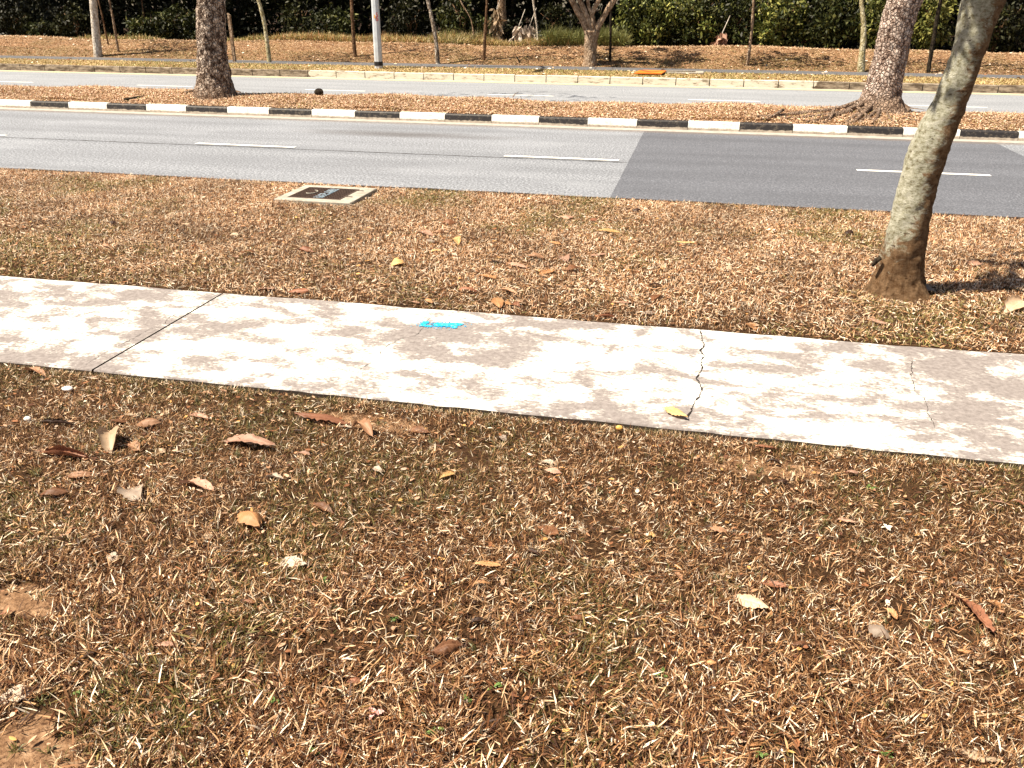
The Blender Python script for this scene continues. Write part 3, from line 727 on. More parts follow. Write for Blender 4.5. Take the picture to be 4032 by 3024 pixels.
# bark flap stub on left of base
fl = at_y(1888, 572, Yt-.1); f2 = at_y(1903, 556, Yt-.1); mb = MB(); mb.tube([fl+Vector((-.01, 0, -.01)), fl.lerp(f2, .5)+Vector((-.012, 0, 0)), f2], [.012, .02, .016], 7); o = mb.build('bark_flap', M_BDARK, None, True); shift(o, lean)
mb = MB(); tp = Vector(cen[-1]); limbs(mb, tp, [tp+Vector((1.6, .8, 1.9)), tp+Vector((-.2, 1.4, 2.2)), tp+Vector((1.0, -1.0, 2.0)), tp+Vector((2.4, .2, 1.4))], .12); o = mb.build('branch', M_LICHEN, None, True); shift(o, lean)
P, _ = clumpy(3600, (tp.x+1.9, tp.y+.7, tp.z+2.9), (2.1, 2.0, .9), 40, 3); o = fol_mesh('crown', P, .16, pick(GRN, [1, 2, 2, 1], len(P))); shift(o, lean)

P, _ = clumpy(750, (1.0, 6.1, 4.6), (1.5, 1.2, .5), 26, 9); o = fol_mesh('foliage', P, .15, pick(GRN, [1, 2, 2, 1], len(P))); shift(o, lean)  # unseen leaf cluster added to break up the trunk shadow with dapple
# left median tree
def big_tree(name, rows, Y, ext, mat, lobes, label, crown_c, crown_r, rough, nsc):
    cen, rad = outline(rows, Y); t = cen[-1]; cen.insert(0, cen[0]-Vector((0, 0, .12))); rad.insert(0, rad[0]*1.02)
    for dx, dy, dz, r in ext: cen.append(t+Vector((dx, dy, dz))); rad.append(r)
    root = empty(name, (cen[0].x, Y, cen[0].z), label, 'tree', 'big trees on the median')
    o = trunk_mesh('trunk', cen, rad, mat, 64, .04, lobes, rough, nsc); shift(o, root)
    tp = Vector(cen[-1]); mb = MB(); limbs(mb, tp, [tp+Vector((1.5, .7, 1.6)), tp+Vector((-1.4, .8, 1.7)), tp+Vector((.3, -1.3, 1.8)), tp+Vector((0, .3, 2.4))], .17)
    o = mb.build('branch', mat, None, True); shift(o, root)
    P, _ = clumpy(450, crown_c, crown_r, 90, int(abs(crown_c[0]*10))); o = fol_mesh('crown', P, .22, pick(GRN, [1, 2, 2, 1], len(P))); shift(o, root)
    return root, cen
rows = [(203, 424, 506), (198, 426.5, 503), (194, 428, 500), (186, 429, 497), (174, 430.5, 495), (156, 430, 492), (139, 429.5, 488.5), (104, 429.5, 486), (69, 429.5, 484.5), (35, 429, 483.5), (0, 429, 483)]
lmt, c_ = big_tree('median_tree', rows, 17.06, [(0, 0, 1.5, .25), (.1, 0, 5.2, .2)], M_SCALY1, [(radians(10), .12, .16), (radians(200), .05, .12), (radians(260), .05, .15), (radians(310), .06, .14)], 'upright tree with dark scaly bark on the median, left tree of the two', (-10.0, 17.2, 11.3), (4.6, 3.0, 1.6), .03, 9)
rows = [(231, 1853, 1951), (226, 1855, 1949), (220, 1858, 1947), (208, 1863, 1946), (191, 1869, 1948), (174, 1873, 1949), (156, 1877.5, 1953), (139, 1882, 1956.5), (104, 1890, 1965), (69, 1899, 1973), (35, 1908, 1982), (0, 1917, 1992.5)]
rmt, c2_ = big_tree('median_tree', rows, 17.45, [(.5, 0, 1.5, .33), (1.1, 0, 4.8, .25)], M_SCALY2, [(radians(185), .22, .14), (radians(225), .10, .15), (radians(265), .12, .15), (radians(310), .10, .15), (radians(350), .07, .14)], 'wide leaning tree with pinkish scaly bark and exposed roots on the median', (5.4, 17.4, 11.3), (4.6, 3.0, 1.6), .03, 9)
# exposed roots of right median tree
def z3(px, py, dz=.0):
    p = on_ground(px, py); p.z += dz; return p
RT = [([(1868, 226), (1830, 236), (1780, 243), (1720, 249), (1665, 254), (1635, 254)], .075, .02), ([(1870, 228), (1835, 244), (1800, 253), (1768, 262), (1740, 266)], .06, .02), ([(1885, 231), (1862, 244), (1845, 254), (1828, 266)], .06, .025), ([(1895, 232), (1890, 246), (1875, 256), (1855, 264)], .05, .02),
      ([(1915, 232), (1925, 243), (1945, 250), (1975, 255)], .05, .015), ([(1935, 230), (1965, 237), (2000, 241)], .05, .015), ([(1905, 233), (1915, 246), (1920, 258), (1935, 268)], .04, .012), ([(1855, 236), (1815, 250), (1785, 259)], .04, .015), ([(1850, 247), (1880, 259), (1905, 268)], .03, .012), ([(1690, 252), (1660, 259), (1642, 262)], .03, .01), ([(1850, 236), (1800, 240), (1750, 243), (1705, 245)], .05, .015), ([(1860, 240), (1815, 246), (1770, 252), (1725, 256), (1690, 258)], .045, .012), ([(1880, 240), (1850, 262), (1830, 270)], .05, .02), ([(1900, 240), (1895, 256), (1885, 268)], .045, .015), ([(1925, 240), (1950, 258), (1985, 264)], .04, .012), ([(1800, 250), (1790, 262), (1775, 268)], .03, .012), ([(1935, 236), (1975, 246), (2010, 250)], .035, .01)]
for pts, r0_, r1_ in RT:
    mb = MB(); P = [z3(x, y, .02) for x, y in pts]; P[0].z += .10; rootline(mb, P, r0_, r1_, 9); o = mb.build('root', M_SCALY2 if random.random() < .5 else M_SCALY1, None, True); shift(o, rmt)
# small root nubs of left tree
for pts in ([(432, 199), (415, 201), (398, 203)], [(498, 199), (515, 202), (520, 203)], [(470, 203), (490, 206), (500, 205)]):
    mb = MB(); P = [z3(x, y, .03) for x, y in pts]; rootline(mb, P, .06, .02, 8); o = mb.build('root', M_SCALY1, None, True); shift(o, lmt)

# far thin trees
def thin_tree(name, pts, w0, w1, mat, label, crown=None, Y=None, zpl=None, group='trees beyond the far road', cols=GRN, n=700, top=3.2, cname='tree'):
    b = on_ground(*pts[0]) if Y is None else at_y(pts[0][0], pts[0][1], Y); Y = b.y
    C = [at_y(x, y, Y) for x, y in pts]; C[0].z -= .08
    sc_ = (at_y(pts[0][0]+1, pts[0][1], Y)-at_y(pts[0][0], pts[0][1], Y)).length
    k = len(C); R = [(w0+(w1-w0)*i/(k-1))*.5*sc_ for i in range(k)]
    root = empty(name, b, label, cname, group)
    if top:
        d = (C[-1]-C[-2]).normalized(); d = (d*.4+Vector((0, 0, .6))).normalized(); C.append(C[-1]+d*(top-1.6)); R.append(R[-1]*.8)
    o = trunk_mesh('trunk', C, R, mat, 14, .07, None, .012, 8); shift(o, root)
    if crown:
        cx, cz, rx, rz, nn = crown; rx *= 1.9; rz *= 1.3; nn = int(nn*.8); c = C[-1]; ctr = (c.x+cx, c.y, c.z+cz)
        mb = MB(); limbs(mb, c, [(ctr[0]+rx*.6, ctr[1]+.2, ctr[2]+.1), (ctr[0]-rx*.6, ctr[1]-.1, ctr[2]+.15), (ctr[0], ctr[1]+.4, ctr[2]+.4)], R[-1]*.8); o = mb.build('branch', mat, None, True); shift(o, root)
        P, _ = clumpy(nn, ctr, (rx, rx*.6, rz), 60, int(b.x*37) % 1000); o = fol_mesh('crown', P, .13, pick(cols, [1, 2, 2, 1], len(P))); shift(o, root)
    return root
CR = (0, .9, 1.1, .8, 900)
thin_tree('roadside_tree', [(212, 122), (208, 80), (204, 40), (201, 0)], 17, 12, M_BWHITE, 'thick whitish trunk left of all the trees beyond the far road', CR)
thin_tree('sapling', [(256, 112), (250, 75), (244, 40), (236, 0)], 5, 4, M_BTAN, 'slender tan sapling just right of the thick whitish trunk', CR)
thin_tree('sapling', [(234, 96), (226, 60), (219, 25), (212, 0)], 3.5, 3, M_BBROWN, 'very thin brown sapling between the whitish trunk and the tan sapling', (0, .9, .7, .5, 400))
thin_tree('roadside_tree', [(582, 135), (579, 105), (573, 60), (566, 25), (557, 0)], 9, 6.5, M_BYELL, 'slim curved pale yellow trunk right of the short wooden stake', CR)
thin_tree('roadside_tree', [(768, 123), (764, 90), (761, 40), (759, 0)], 7, 5.5, M_BBROWN, 'slim brown trunk just left of the white lamp post', CR)
thin_tree('roadside_tree', [(946, 139), (944, 110), (940, 75), (931, 30), (923, 0)], 9.5, 7, M_BSPECK, 'bent speckled trunk leaning left, right of the lamp post', CR)
thin_tree('roadside_tree', [(1045, 130), (1047, 90), (1050, 40), (1052, 0)], 7, 5, M_BBROWN, 'straight reddish brown trunk between the speckled trunk and the forked tree', CR, cols=YGR)
thin_tree('sapling', [(1027, 97), (1023, 70), (1018, 40), (1005, 20), (996, 8)], 4, 2.5, M_BTAN, 'thin bent sapling behind tall grass, left of the reddish brown trunk', (.2, .6, 1.0, .6, 500), cols=YGR)
thin_tree('dead_pole_tree', [(1164, 100), (1160, 60), (1155, 25), (1151, 0)], 4.5, 3.8, M_BWHITE, 'thin pale bare trunk rising at the wood edge left of the forked tree', (0, .9, .8, .6, 400))
thin_tree('sapling', [(1318, 133), (1319, 95), (1319, 45), (1321, 0)], 5, 4, M_BDARK, 'thin dark sapling just right of the forked tree', CR)
thin_tree('roadside_tree', [(1614, 141), (1619, 110), (1623, 76), (1626, 40), (1628, 0)], 7, 5.5, M_BTAN, 'slim olive trunk with brownish foliage in front of the hedge of shrubs', (0, -.75, 1.1, .62, 2200), cols=[(.11, .09, .03), (.15, .13, .04), (.09, .10, .03), (.06, .06, .02)])
thin_tree('roadside_tree', [(1860, 156), (1862, 120), (1866, 80), (1865, 40), (1860, 5)], 17, 9.5, M_BYELL, 'pale yellowish trunk standing just left of the wide leaning median tree', CR)
thin_tree('roadside_tree', [(2005, 157), (2015, 94), (2023, 45), (2032, 0)], 10, 8, M_BDARK, 'almost black trunk between the wide median tree and the lichen trunk', CR)
thin_tree('background_tree', [(312, 40), (309, 20), (306, 0)], 3.5, 3, M_BBROWN, 'thin stem in the dark wood above a green shrub', None, Y=35)
# creeper covered trunk
thin_tree('creeper_trunk', [(1086, 92), (1086, 60), (1085, 30), (1083, 0)], 22, 17, M_BTAN, 'thick trunk hung with dry creepers at the wood edge', (0, .9, 1.2, .9, 900), Y=33.5)
# forked tree
b = on_ground(1275, 141); Yf = b.y; fk_ = empty('forked_tree', b, 'forked tree with four spreading limbs at the edge of the cycle path', 'tree', 'trees beyond the far road')
cen, rad = outline([(143, 1260, 1290), (125, 1262, 1288), (100, 1263, 1289), (80, 1262, 1291), (66, 1262, 1294)], Yf)
o = trunk_mesh('trunk', cen, rad, M_BTAN, 24, .05, [(radians(20), .05, .3), (radians(200), .05, .2), (radians(300), .05, .4)], .03, 7); shift(o, fk_)
for pts, wd in (([(1270, 72), (1262, 48), (1249, 25), (1238, 5), (1228, -16)], (15, 10)), ([(1276, 70), (1272, 45), (1262, 22), (1252, 0), (1246, -20)], (12, 9)), ([(1280, 70), (1281, 50), (1279, 30), (1286, 14), (1293, 0), (1298, -18)], (11, 7)), ([(1286, 70), (1293, 54), (1303, 38), (1313, 20), (1324, 4), (1336, -12)], (13, 9)), ([(1279, 32), (1272, 15), (1268, -10)], (8, 6))):
    C = [at_y(x, y, Yf) for x, y in pts]; s1 = .0168; k = len(C); R = [(wd[0]+(wd[1]-wd[0])*i/(k-1))*.5*s1 for i in range(k)]
    o = trunk_mesh('limb', C, R, M_BTAN, 14, .06, None, .01, 8); shift(o, fk_)
P, _ = clumpy(3600, (b.x+.1, Yf+.2, 3.6), (2.6, 1.8, .9), 34, 12); o = fol_mesh('crown', P, .15, pick(YGR, [2, 2, 1, 2], len(P))); shift(o, fk_)

# wooden stake
b = on_ground(507, 134); t_ = at_y(494, 28, b.y); mb = MB(); s = .045
V = []
for k in range(9):
    p = b.lerp(t_, k/8)+Vector((random.uniform(-.006, .006), 0, 0)); V += [(p.x-s, p.y-s, p.z), (p.x+s, p.y-s, p.z), (p.x+s, p.y+s, p.z), (p.x-s, p.y+s, p.z)]
V[-3] = (V[-3][0], V[-3][1], V[-3][2]-.06); V[-2] = (V[-2][0], V[-2][1], V[-2][2]-.06)
mb.add(V, [(4*i+j, 4*i+(j+1) % 4, 4*i+4+(j+1) % 4, 4*i+4+j) for i in range(8) for j in range(4)]+[(32, 33, 34, 35), (3, 2, 1, 0)])
o = mb.build('wooden_stake', M_BTAN); tag(o, 'short weathered wooden stake at the far cycle path edge', 'stake')
# stick in the mound
a = on_ground(1123, 136); c = at_y(1115, 122, a.y); mb = MB(); mb.tube([a, a.lerp(c, .5)+Vector((.02, 0, 0)), c], [.035, .028, .018], 7); mb.tube([a+Vector((.0, 0, .04)), a+Vector((.12, 0, .16))], [.015, .008], 6)
tag(mb.build('broken_stick', M_BDARK), 'small dark broken stick standing on the far mound', 'stick')

# ------------------------------------------------------------ lamp post
pb = Vector((*at(818.5, 149, .2)[:2], .2)); lp = empty('lamp_post', pb, 'white eight sided steel lamp post numbered 56 on the far verge', 'lamp post')
def prism(pts, radii, n, name, mat, root, rot=.39):
    mb = MB(); V = []
    for (x, y, z), r in zip(pts, radii):
        V += [(x+r*cos(rot+2*pi*k/n), y+r*sin(rot+2*pi*k/n), z) for k in range(n)]
    mb.add(V, [(i*n+k, i*n+(k+1) % n, (i+1)*n+(k+1) % n, (i+1)*n+k) for i in range(len(pts)-1) for k in range(n)]+[tuple((len(pts)-1)*n+k for k in range(n)), tuple(range(n))[::-1]])
    o = mb.build(name, mat); shift(o, root); return o
x, y = pb.x, pb.y
prism([(x, y, .12), (x, y, 9.5)], [.13, .075], 8, 'pole', M_STEEL, lp)
prism([(x, y, .30), (x, y, .42)], [.136, .135], 8, 'base_band', M_BLACKP, lp)
mb = MB(); mb.tube([(x, y, 9.4), (x, y-.8, 9.9), (x, y-2.0, 10.1)], [.06, .05, .04], 8); o = mb.build('arm', M_STEEL, None, True); shift(o, lp)
mb = MB(); mb.box(x-.13, x+.13, y-2.7, y-1.95, 10.03, 10.16, 0, .03); o = mb.build('lamp_head', M_STEEL); shift(o, lp)
def digit(ch, px, py, size):
    cu = bpy.data.curves.new('digit', 'FONT'); cu.body = ch; cu.size = size; cu.extrude = .002; cu.align_x = 'CENTER'
    p = at_y(px, py, y-.150); o_ = bpy.data.objects.new('numeral_curve', cu); me_ = bpy.data.meshes.new_from_object(o_); bpy.data.objects.remove(o_); me_.materials.clear(); o = link('numeral', me_, M_RED)
    o.rotation_euler = (radians(90), 0, radians(23)); o.location = (p.x, p.y-.005, p.z); shift(o, lp)
digit('5', 814.5, 37, .19); digit('6', 814.8, 45.5, .19)
p = at_y(809, 36, y-.13); mb = MB(); mb.box(p.x-.02, p.x+.02, y-.131, y-.125, p.z-.05, p.z+.05); o = mb.build('sticker', M_ORSTICK); shift(o, lp)

# ------------------------------------------------------------ drain covers
def drain(cx, cy, z, wx, wy, label, near):
    r = empty('drain_cover', (cx, cy, z), label, 'drain cover', 'concrete framed drain covers')
    fw = .12*wx/.87; mb = MB(); x0, x1, y0, y1 = -wx/2, wx/2, -wy/2, wy/2; zt = .045
    mb.box(x0, x1, y0, y0+fw, -.1, zt, 0, .008); mb.box(x0, x1, y1-fw, y1, -.1, zt, 0, .008)
    mb.box(x0, x0+fw*.85, y0+fw, y1-fw, -.1, zt-.001, 0, .004); mb.box(x1-fw*1.35, x1, y0+fw, y1-fw, -.1, zt-.001, 0, .004)
    mb.build('concrete_frame', M_DRAIN, r)
    gx0, gx1, gy0, gy1 = x0+fw*.85, x1-fw*1.35, y0+fw, y1-fw
    mb = MB(); mb.box(gx0, gx1, gy0, gy1, -.1, zt-.022); mb.build('pit', M_HOLE, r)
    mb = MB(); mb.box(gx0, gx1, gy0, gy0+.018, zt-.02, zt+.002); mb.box(gx0, gx1, gy1-.018, gy1, zt-.02, zt+.002); mb.box(gx0, gx0+.018, gy0+.018, gy1-.018, zt-.02, zt+.002); mb.box(gx1-.018, gx1, gy0+.018, gy1-.018, zt-.02, zt+.002); mb.box((gx0+gx1)/2-.008, (gx0+gx1)/2+.008, gy0+.018, gy1-.018, zt-.02, zt+.003)
    nxx = 20 if near else 12
    for i in range(nxx):
        for j in range(nxx):
            sx = (gx1-gx0-.036)/nxx; sy = (gy1-gy0-.036)/nxx; ax = gx0+.018+sx*i; ay = gy0+.018+sy*j
            if (i+j) % 2: mb.box(ax+sx*.06, ax+sx*.94, ay+sy*.3, ay+sy*.7, zt-.018, zt)
            else: mb.box(ax+sx*.3, ax+sx*.7, ay+sy*.06, ay+sy*.94, zt-.018, zt-.001)
    mb.build('grating', M_IRON, r)
    if near:
        mb = MB()
        for i in (9, 10, 11, 12):
            for j in range(1, 19):
                if random.random() < .3: continue
                sx = (gx1-gx0-.036)/20; sy = (gy1-gy0-.036)/20; ax = gx0+.018+sx*i; ay = gy0+.018+sy*j
                mb.box(ax+sx*.1, ax+sx*.9, ay+sy*.2, ay+sy*.75, zt-.002, zt+.0035)
        mb.build('faded_paint', M_BLUEW, r)
        for yy in (gy0+.16, gy0+.50): mb = MB(); mb.box(gx1+.001, gx1+.075, yy, yy+.02, zt-.004, zt+.004); mb.build('hinge', M_IRON, r)
        mb = MB(); Q = [(gx0+.16+.06*cos(t), gy0+.30+.09*sin(t), zt+.006) for t in np.linspace(-2.2, 1.6, 12)]; mb.tube(Q, [.006]*12, 6); mb.build('lifting_ring', M_DRAIN, r)
    return r
p = (at(603, 440)+at(762, 449)+at(807, 419)+at(655, 408))/4
drain(p.x, p.y, .012, .90, .83, 'drain cover with concrete frame and faded blue paint on the near verge', True)
dc = at(1475, 152, .27); drain(dc.x, dc.y-.45, .225, 1.25, .75, 'drain cover with concrete frame on the far verge right of the orange board', False)
# orange board
oc = at(1405, 156, .27); ob = empty('orange_board', (oc.x, oc.y, .25), 'orange board with a dark V stripe lying on the far verge', 'board')
mb = MB(); hw, hd = .40, .36; V = [(-hw+.08, hd, .06), (hw+.05, hd, .06), (hw-.05, -hd, .02), (-hw-.05, -hd, .02)]
mb.add(V+[(a, b_, c-.03) for a, b_, c in V], [(3, 2, 1, 0), (4, 5, 6, 7), (0, 1, 5, 4), (1, 2, 6, 5), (2, 3, 7, 6), (3, 0, 4, 7)]); mb.build('panel', M_ORANGE, ob)
mb = MB(); zf = lambda yy: .04+(yy/ hd)*.02+.004
for (xa, ya, xb_, yb_) in ((-.38, .30, 0.0, -.12), (.40, .30, 0.0, -.12)):
    mb.add([(xa, ya, zf(ya)), (xa+.09, ya+.06, zf(ya+.06)), (xb_+.03, yb_+.05, zf(yb_+.05)), (xb_, yb_-.08, zf(yb_-.08))], [(0, 1, 2, 3)])
mb.build('stripe', M_ORDARK, ob)

# ------------------------------------------------------------ wood edge: tall grass, shrubs, forest
parts = []
def band(x0, x1, n, cols, wts, hgt, y0=31.6, y1=33.0):
    a = at_y(x0, 100, 32).x; b = at_y(x1, 100, 32).x; X = a+(b-a)*RS.rand(n); Y = y0+(y1-y0)*RS.rand(n)
    L = hgt*(.4+.8*RS.rand(n))*(.6+.8*vnoise(X, Y, 1.2, 91)); return blades(X, Y, L, .012+.014*RS.rand(n), .6+.9*RS.rand(n), pick(cols, wts, n), 0, .9)
OG = [(.42, .30, .12), (.30, .26, .09), (.48, .28, .14), (.18, .18, .06), (.58, .46, .28)]
parts.append(band(480, 640, 3500, OG, [2, 3, 1, 3, 1], .22)); parts.append(band(600, 960, 12000, OG, [4, 3, 3, 1.5, 1.5], .30)); parts.append(band(930, 1040, 4500, OG, [2, 3, 1, 3, 2], .45))
parts.append(band(1000, 1260, 8000, OG, [3, 3, 3, 2, 1], .28)); parts.append(band(1180, 1350, 9000, [(.18, .19, .06), (.24, .23, .08), (.12, .13, .04)], [3, 2, 2], .6)); parts.append(band(180, 330, 1500, OG, [1, 2, 1, 3, 1], .22)); parts.append(band(1280, 1340, 1500, OG, [1, 2, 1, 3, 1], .3))
make_stuff('tall_grass', parts, M_BLADE, 'tall dry and green grass along the foot of the wood')

def shrub(px, wpx, top, n, cols, label, Y=33.2, size=.13, base=104, group='shrubs at the wood edge'):
    c = at_y(px, base, Y); t = at_y(px, top, Y); wx = (at_y(px+wpx/2, base, Y)-at_y(px-wpx/2, base, Y)).length/2
    g = float(gz(c.x, Y)); hz = max(.4, (t.z-g)); r = empty('shrub', (c.x, Y, g), label, 'shrub', group)
    P, idx = clumpy(n, (c.x, Y+.5, g+hz*.5), (wx*1.25, .9, hz*.55), max(14, int(n/70)), px, .42)
    P[:, 2] = np.maximum(P[:, 2], g+.03); C = pick(cols, [1, 2, 2, 1], len(P)); tone = .22+1.5*np.random.RandomState(px+1).rand(200); C = C*tone[idx % 200][:, None]
    o = fol_mesh('foliage', P, size*1.25, C); shift(o, r)
    mb = MB(); 
    for k in range(4): mb.tube([(c.x+random.uniform(-.1, .1), Y+.5, g-.05), (c.x+random.uniform(-.4, .4)*wx, Y+.5, g+hz*.45), (c.x+random.uniform(-.8, .8)*wx, Y+.6, g+hz*.8)], [.04, .03, .012], 6)
    o = mb.build('stem', M_BBROWN, None, True); shift(o, r); return r
DK = [(.008, .009, .003), (.013, .015, .004), (.022, .024, .007), (.035, .035, .010)]
MD = [(.012, .016, .004), (.024, .031, .008), (.045, .052, .013), (.09, .09, .024)]
LT = [(.022, .032, .008), (.06, .075, .016), (.14, .155, .036), (.32, .31, .09)]
for a in [(78, 66, 45, 1700, MD, 'rounded yellow green shrub nearest the left end of the wood edge'), (25, 60, 20, 1200, DK, 'dark shrub left of the rounded yellow green shrub'), (150, 80, 15, 1500, DK, 'dark shrub between the yellow green shrub and the whitish trunk'),
          (308, 66, 32, 1900, MD, 'mid green broad shrub right of the tan sapling'), (372, 90, 10, 2600, MD, 'tall green shrub just left of the dark scaly median tree'), (415, 50, 62, 800, MD, 'low green shrub partly behind the dark scaly median tree'),
          (690, 120, 15, 2600, MD, 'ivy like green shrub behind the slim brown trunk'), (640, 70, 5, 1200, DK, 'dark shrub behind the slim curved yellow trunk'), (880, 90, 0, 1500, DK, 'dark shrub behind and between lamp post and speckled trunk'),
          (985, 80, -25, 1500, MD, 'shrub with drooping leaves above the tall pale grass'), (1040, 70, 38, 1100, MD, 'yellow green shrub beside the reddish brown trunk'), (1100, 60, 45, 900, DK, 'low dark shrub at the foot of the creeper trunk'), (1190, 90, 10, 1700, DK, 'dark tangled shrub left behind the forked tree'),
          (1395, 130, -20, 5200, LT, 'tall bright green shrub right of the forked tree, first of the hedge row'), (1360, 60, 60, 1100, MD, 'small green shrub at the foot of the tall bright shrub'), (1480, 110, 62, 2300, MD, 'low round green shrub below the bright tall shrub in the hedge row'), (1500, 130, -20, 4200, LT, 'tall light green shrub in the hedge row above the low round shrub'),
          (1590, 120, -10, 3400, MD, 'shrub directly behind the slim olive trunk'), (1680, 120, -20, 4200, LT, 'wide green shrub right of the slim olive trunk'), (1740, 80, 68, 1300, MD, 'low shrub left of the pale yellowish trunk, at the hedge foot'), (1790, 120, -20, 4000, MD, 'tall green shrub left of the pale yellowish trunk'),
          (1900, 90, -20, 2600, LT, 'shrub behind the wide leaning median tree'), (2005, 90, -20, 3400, [(.11, .12, .028), (.17, .17, .04), (.06, .07, .018), (.26, .25, .07)], 'bright yellow green shrub behind the almost black trunk'), (2160, 110, -10, 2400, DK, 'dark shrub nearest the right end of the wood edge')]:
    shrub(*a)
# dead palm fronds
def fronds(px, py, top, w, n, mat_cols, label, Y=32.9):
    c = at_y(px, py, Y); t = at_y(px+w*.2, top, Y); r = empty('dead_frond', c, label, 'dead frond', 'dead fronds hanging at the wood edge'); m = n
    P = np.zeros((m, 3)); u = RS.rand(m); P[:, 0] = c.x+(t.x-c.x)*u+RS.randn(m)*.09; P[:, 1] = Y+RS.randn(m)*.06; P[:, 2] = c.z+(t.z-c.z)*u
    V, Q, T = leaf_cards(P, .26, pick(mat_cols, [1]*len(mat_cols), m), droop=2.5); o = link('leaflets', np_mesh('leaflets', V, [Q], False, T), M_LITTER); shift(o, r)
    mb = MB(); q = t+Vector((.2, .1, .55)); mb.tube([c, (c+t)/2+Vector((-.03, 0, 0)), t, q], [.02, .02, .018, .01], 6); o = mb.build('stalk', M_BWHITE, None, True); shift(o, r)
fronds(1119, 98, 55, 12, 120, [(.62, .52, .44), (.5, .4, .32), (.7, .62, .54)], 'pale dead frond hanging left of the thin bare trunk')
fronds(1144, 84, 52, 8, 60, [(.5, .42, .34), (.4, .32, .26)], 'small grey dead frond right of the pale dead frond')
fronds(1556, 103, 70, 25, 150, [(.34, .20, .14), (.42, .26, .19), (.26, .14, .09)], 'reddish brown dead frond at the hedge foot')
fronds(1072, 90, 15, 12, 160, [(.34, .24, .15), (.42, .32, .22), (.2, .14, .08)], 'brown dead frond over the creeper covered trunk')
# forest mass
X = RS.uniform(-34, 22, 130000); m = len(X); Yv = 34.5+7*RS.rand(m)**1.3; Zv = .4+RS.rand(m)**.8*9
k = fbm(X, Zv, .7, 131) > .36; X, Yv, Zv = X[k], Yv[k], Zv[k]
P = np.stack([X, Yv, Zv], 1); C = pick(DK, [2, 2, 1, .5], len(P))
k2 = (X > -4.5) & (X < 14) & (Yv < 36.5); C[k2] = C[k2]*1.2
V, Q, T = leaf_cards(P, .22, C); fo = link('forest', np_mesh('forest', V, [Q], False, T), M_FOL); tag(fo, 'dense dark wood behind the shrubs beyond the far verge', kind='stuff')
X = RS.uniform(-70, 50, 60000); m = len(X); P = np.stack([X, 40+9*RS.rand(m), .3+RS.rand(m)*13], 1)
V, Q, T = leaf_cards(P, .7, pick(DK, [3, 2, 1, .3], m)); o = link('foliage_mass', np_mesh('foliage_mass', V, [Q], False, T), M_FOL, fo)
P = np.stack([RS.uniform(-34, 22, 22000), RS.uniform(33.2, 38, 22000), RS.uniform(5.5, 9, 22000)], 1); V, Q, T = leaf_cards(P, .5, pick(DK, [3, 2, 1, .3], 22000)); link('canopy', np_mesh('canopy', V, [Q], False, T), M_FOL, fo)
mb = MB()
for _ in range(60):
    x = random.uniform(-30, 16); y = random.uniform(34.5, 39); mb.tube([(x, y, .2), (x+random.uniform(-.3, .3), y, 3), (x+random.uniform(-.6, .6), y, 7)], [.09, .07, .05], 7)
mb.build('trunks', M_BDARK, fo, True)
# ------------------------------------------------------------ fallen leaves, each a thing of its own
def m_leaf(name, a, b, vein, rough=.55):
    m = NM(name, rough, .35); tc = m.n('ShaderNodeTexCoord'); sp = m.n('ShaderNodeSeparateXYZ'); m.l(tc.outputs['Object'], sp.inputs[0])
    ob = m.n('ShaderNodeObjectInfo')
    a, b, vein = (tuple(x*q for x, q in zip(t, (.70, .62, .54))) for t in (a, b, vein))
    c = m.ramp(m.noise(28, 4, .65), [(.33, a), (.66, b)])
    ay = m.math('ABSOLUTE', sp.outputs[1]); u = m.math('SUBTRACT', sp.outputs[0], m.math('MULTIPLY', ay, .7))
    st = m.math('SINE', m.math('MULTIPLY', u, 560)); k = m.ramp(st, [(.80, 0), (.98, .45)])
    c = m.mix(k, c, vein); mid = m.ramp(ay, [(.0008, .8), (.002, 0)]); c = m.mix(mid, c, vein)
    sp2 = m.ramp(m.noise(60, 3, .6), [(.27, .8), (.33, 0)]); c = m.mix(sp2, c, tuple(x*.3 for x in a))
    br = m.math('ADD', m.math('MULTIPLY', ob.outputs['Random'], .45), .78)
    cc = m.n('ShaderNodeVectorMath', operation='SCALE'); m.l(c, cc.inputs[0]); m.l(br, cc.inputs['Scale'])
    m.color(cc.outputs[0]); m.translucent(cc.outputs[0], .15); return m.m
LM = {'tan': m_leaf('tan leaf', (.40, .22, .13), (.58, .36, .24), (.66, .46, .33)), 'pale': m_leaf('pale leaf', (.62, .48, .35), (.78, .66, .52), (.82, .72, .6)),
      'white': m_leaf('whitish leaf', (.66, .60, .54), (.82, .76, .70), (.6, .5, .42)), 'reddish': m_leaf('reddish leaf', (.30, .13, .08), (.44, .22, .14), (.50, .26, .18)),
      'brown': m_leaf('brown leaf', (.17, .075, .035), (.30, .15, .08), (.38, .22, .14)), 'dark': m_leaf('dark leaf', (.03, .015, .010), (.08, .04, .028), (.12, .07, .05)),
      'yellow': m_leaf('yellow leaf', (.85, .50, .20), (.98, .72, .40), (.86, .72, .34)), 'orange': m_leaf('orange leaf', (.50, .26, .12), (.66, .38, .20), (.76, .5, .28)),
      'grey': m_leaf('grey leaf', (.30, .26, .24), (.46, .42, .38), (.38, .30, .26)), 'pink': m_leaf('pinkish leaf', (.50, .31, .24), (.66, .44, .36), (.74, .56, .48))}
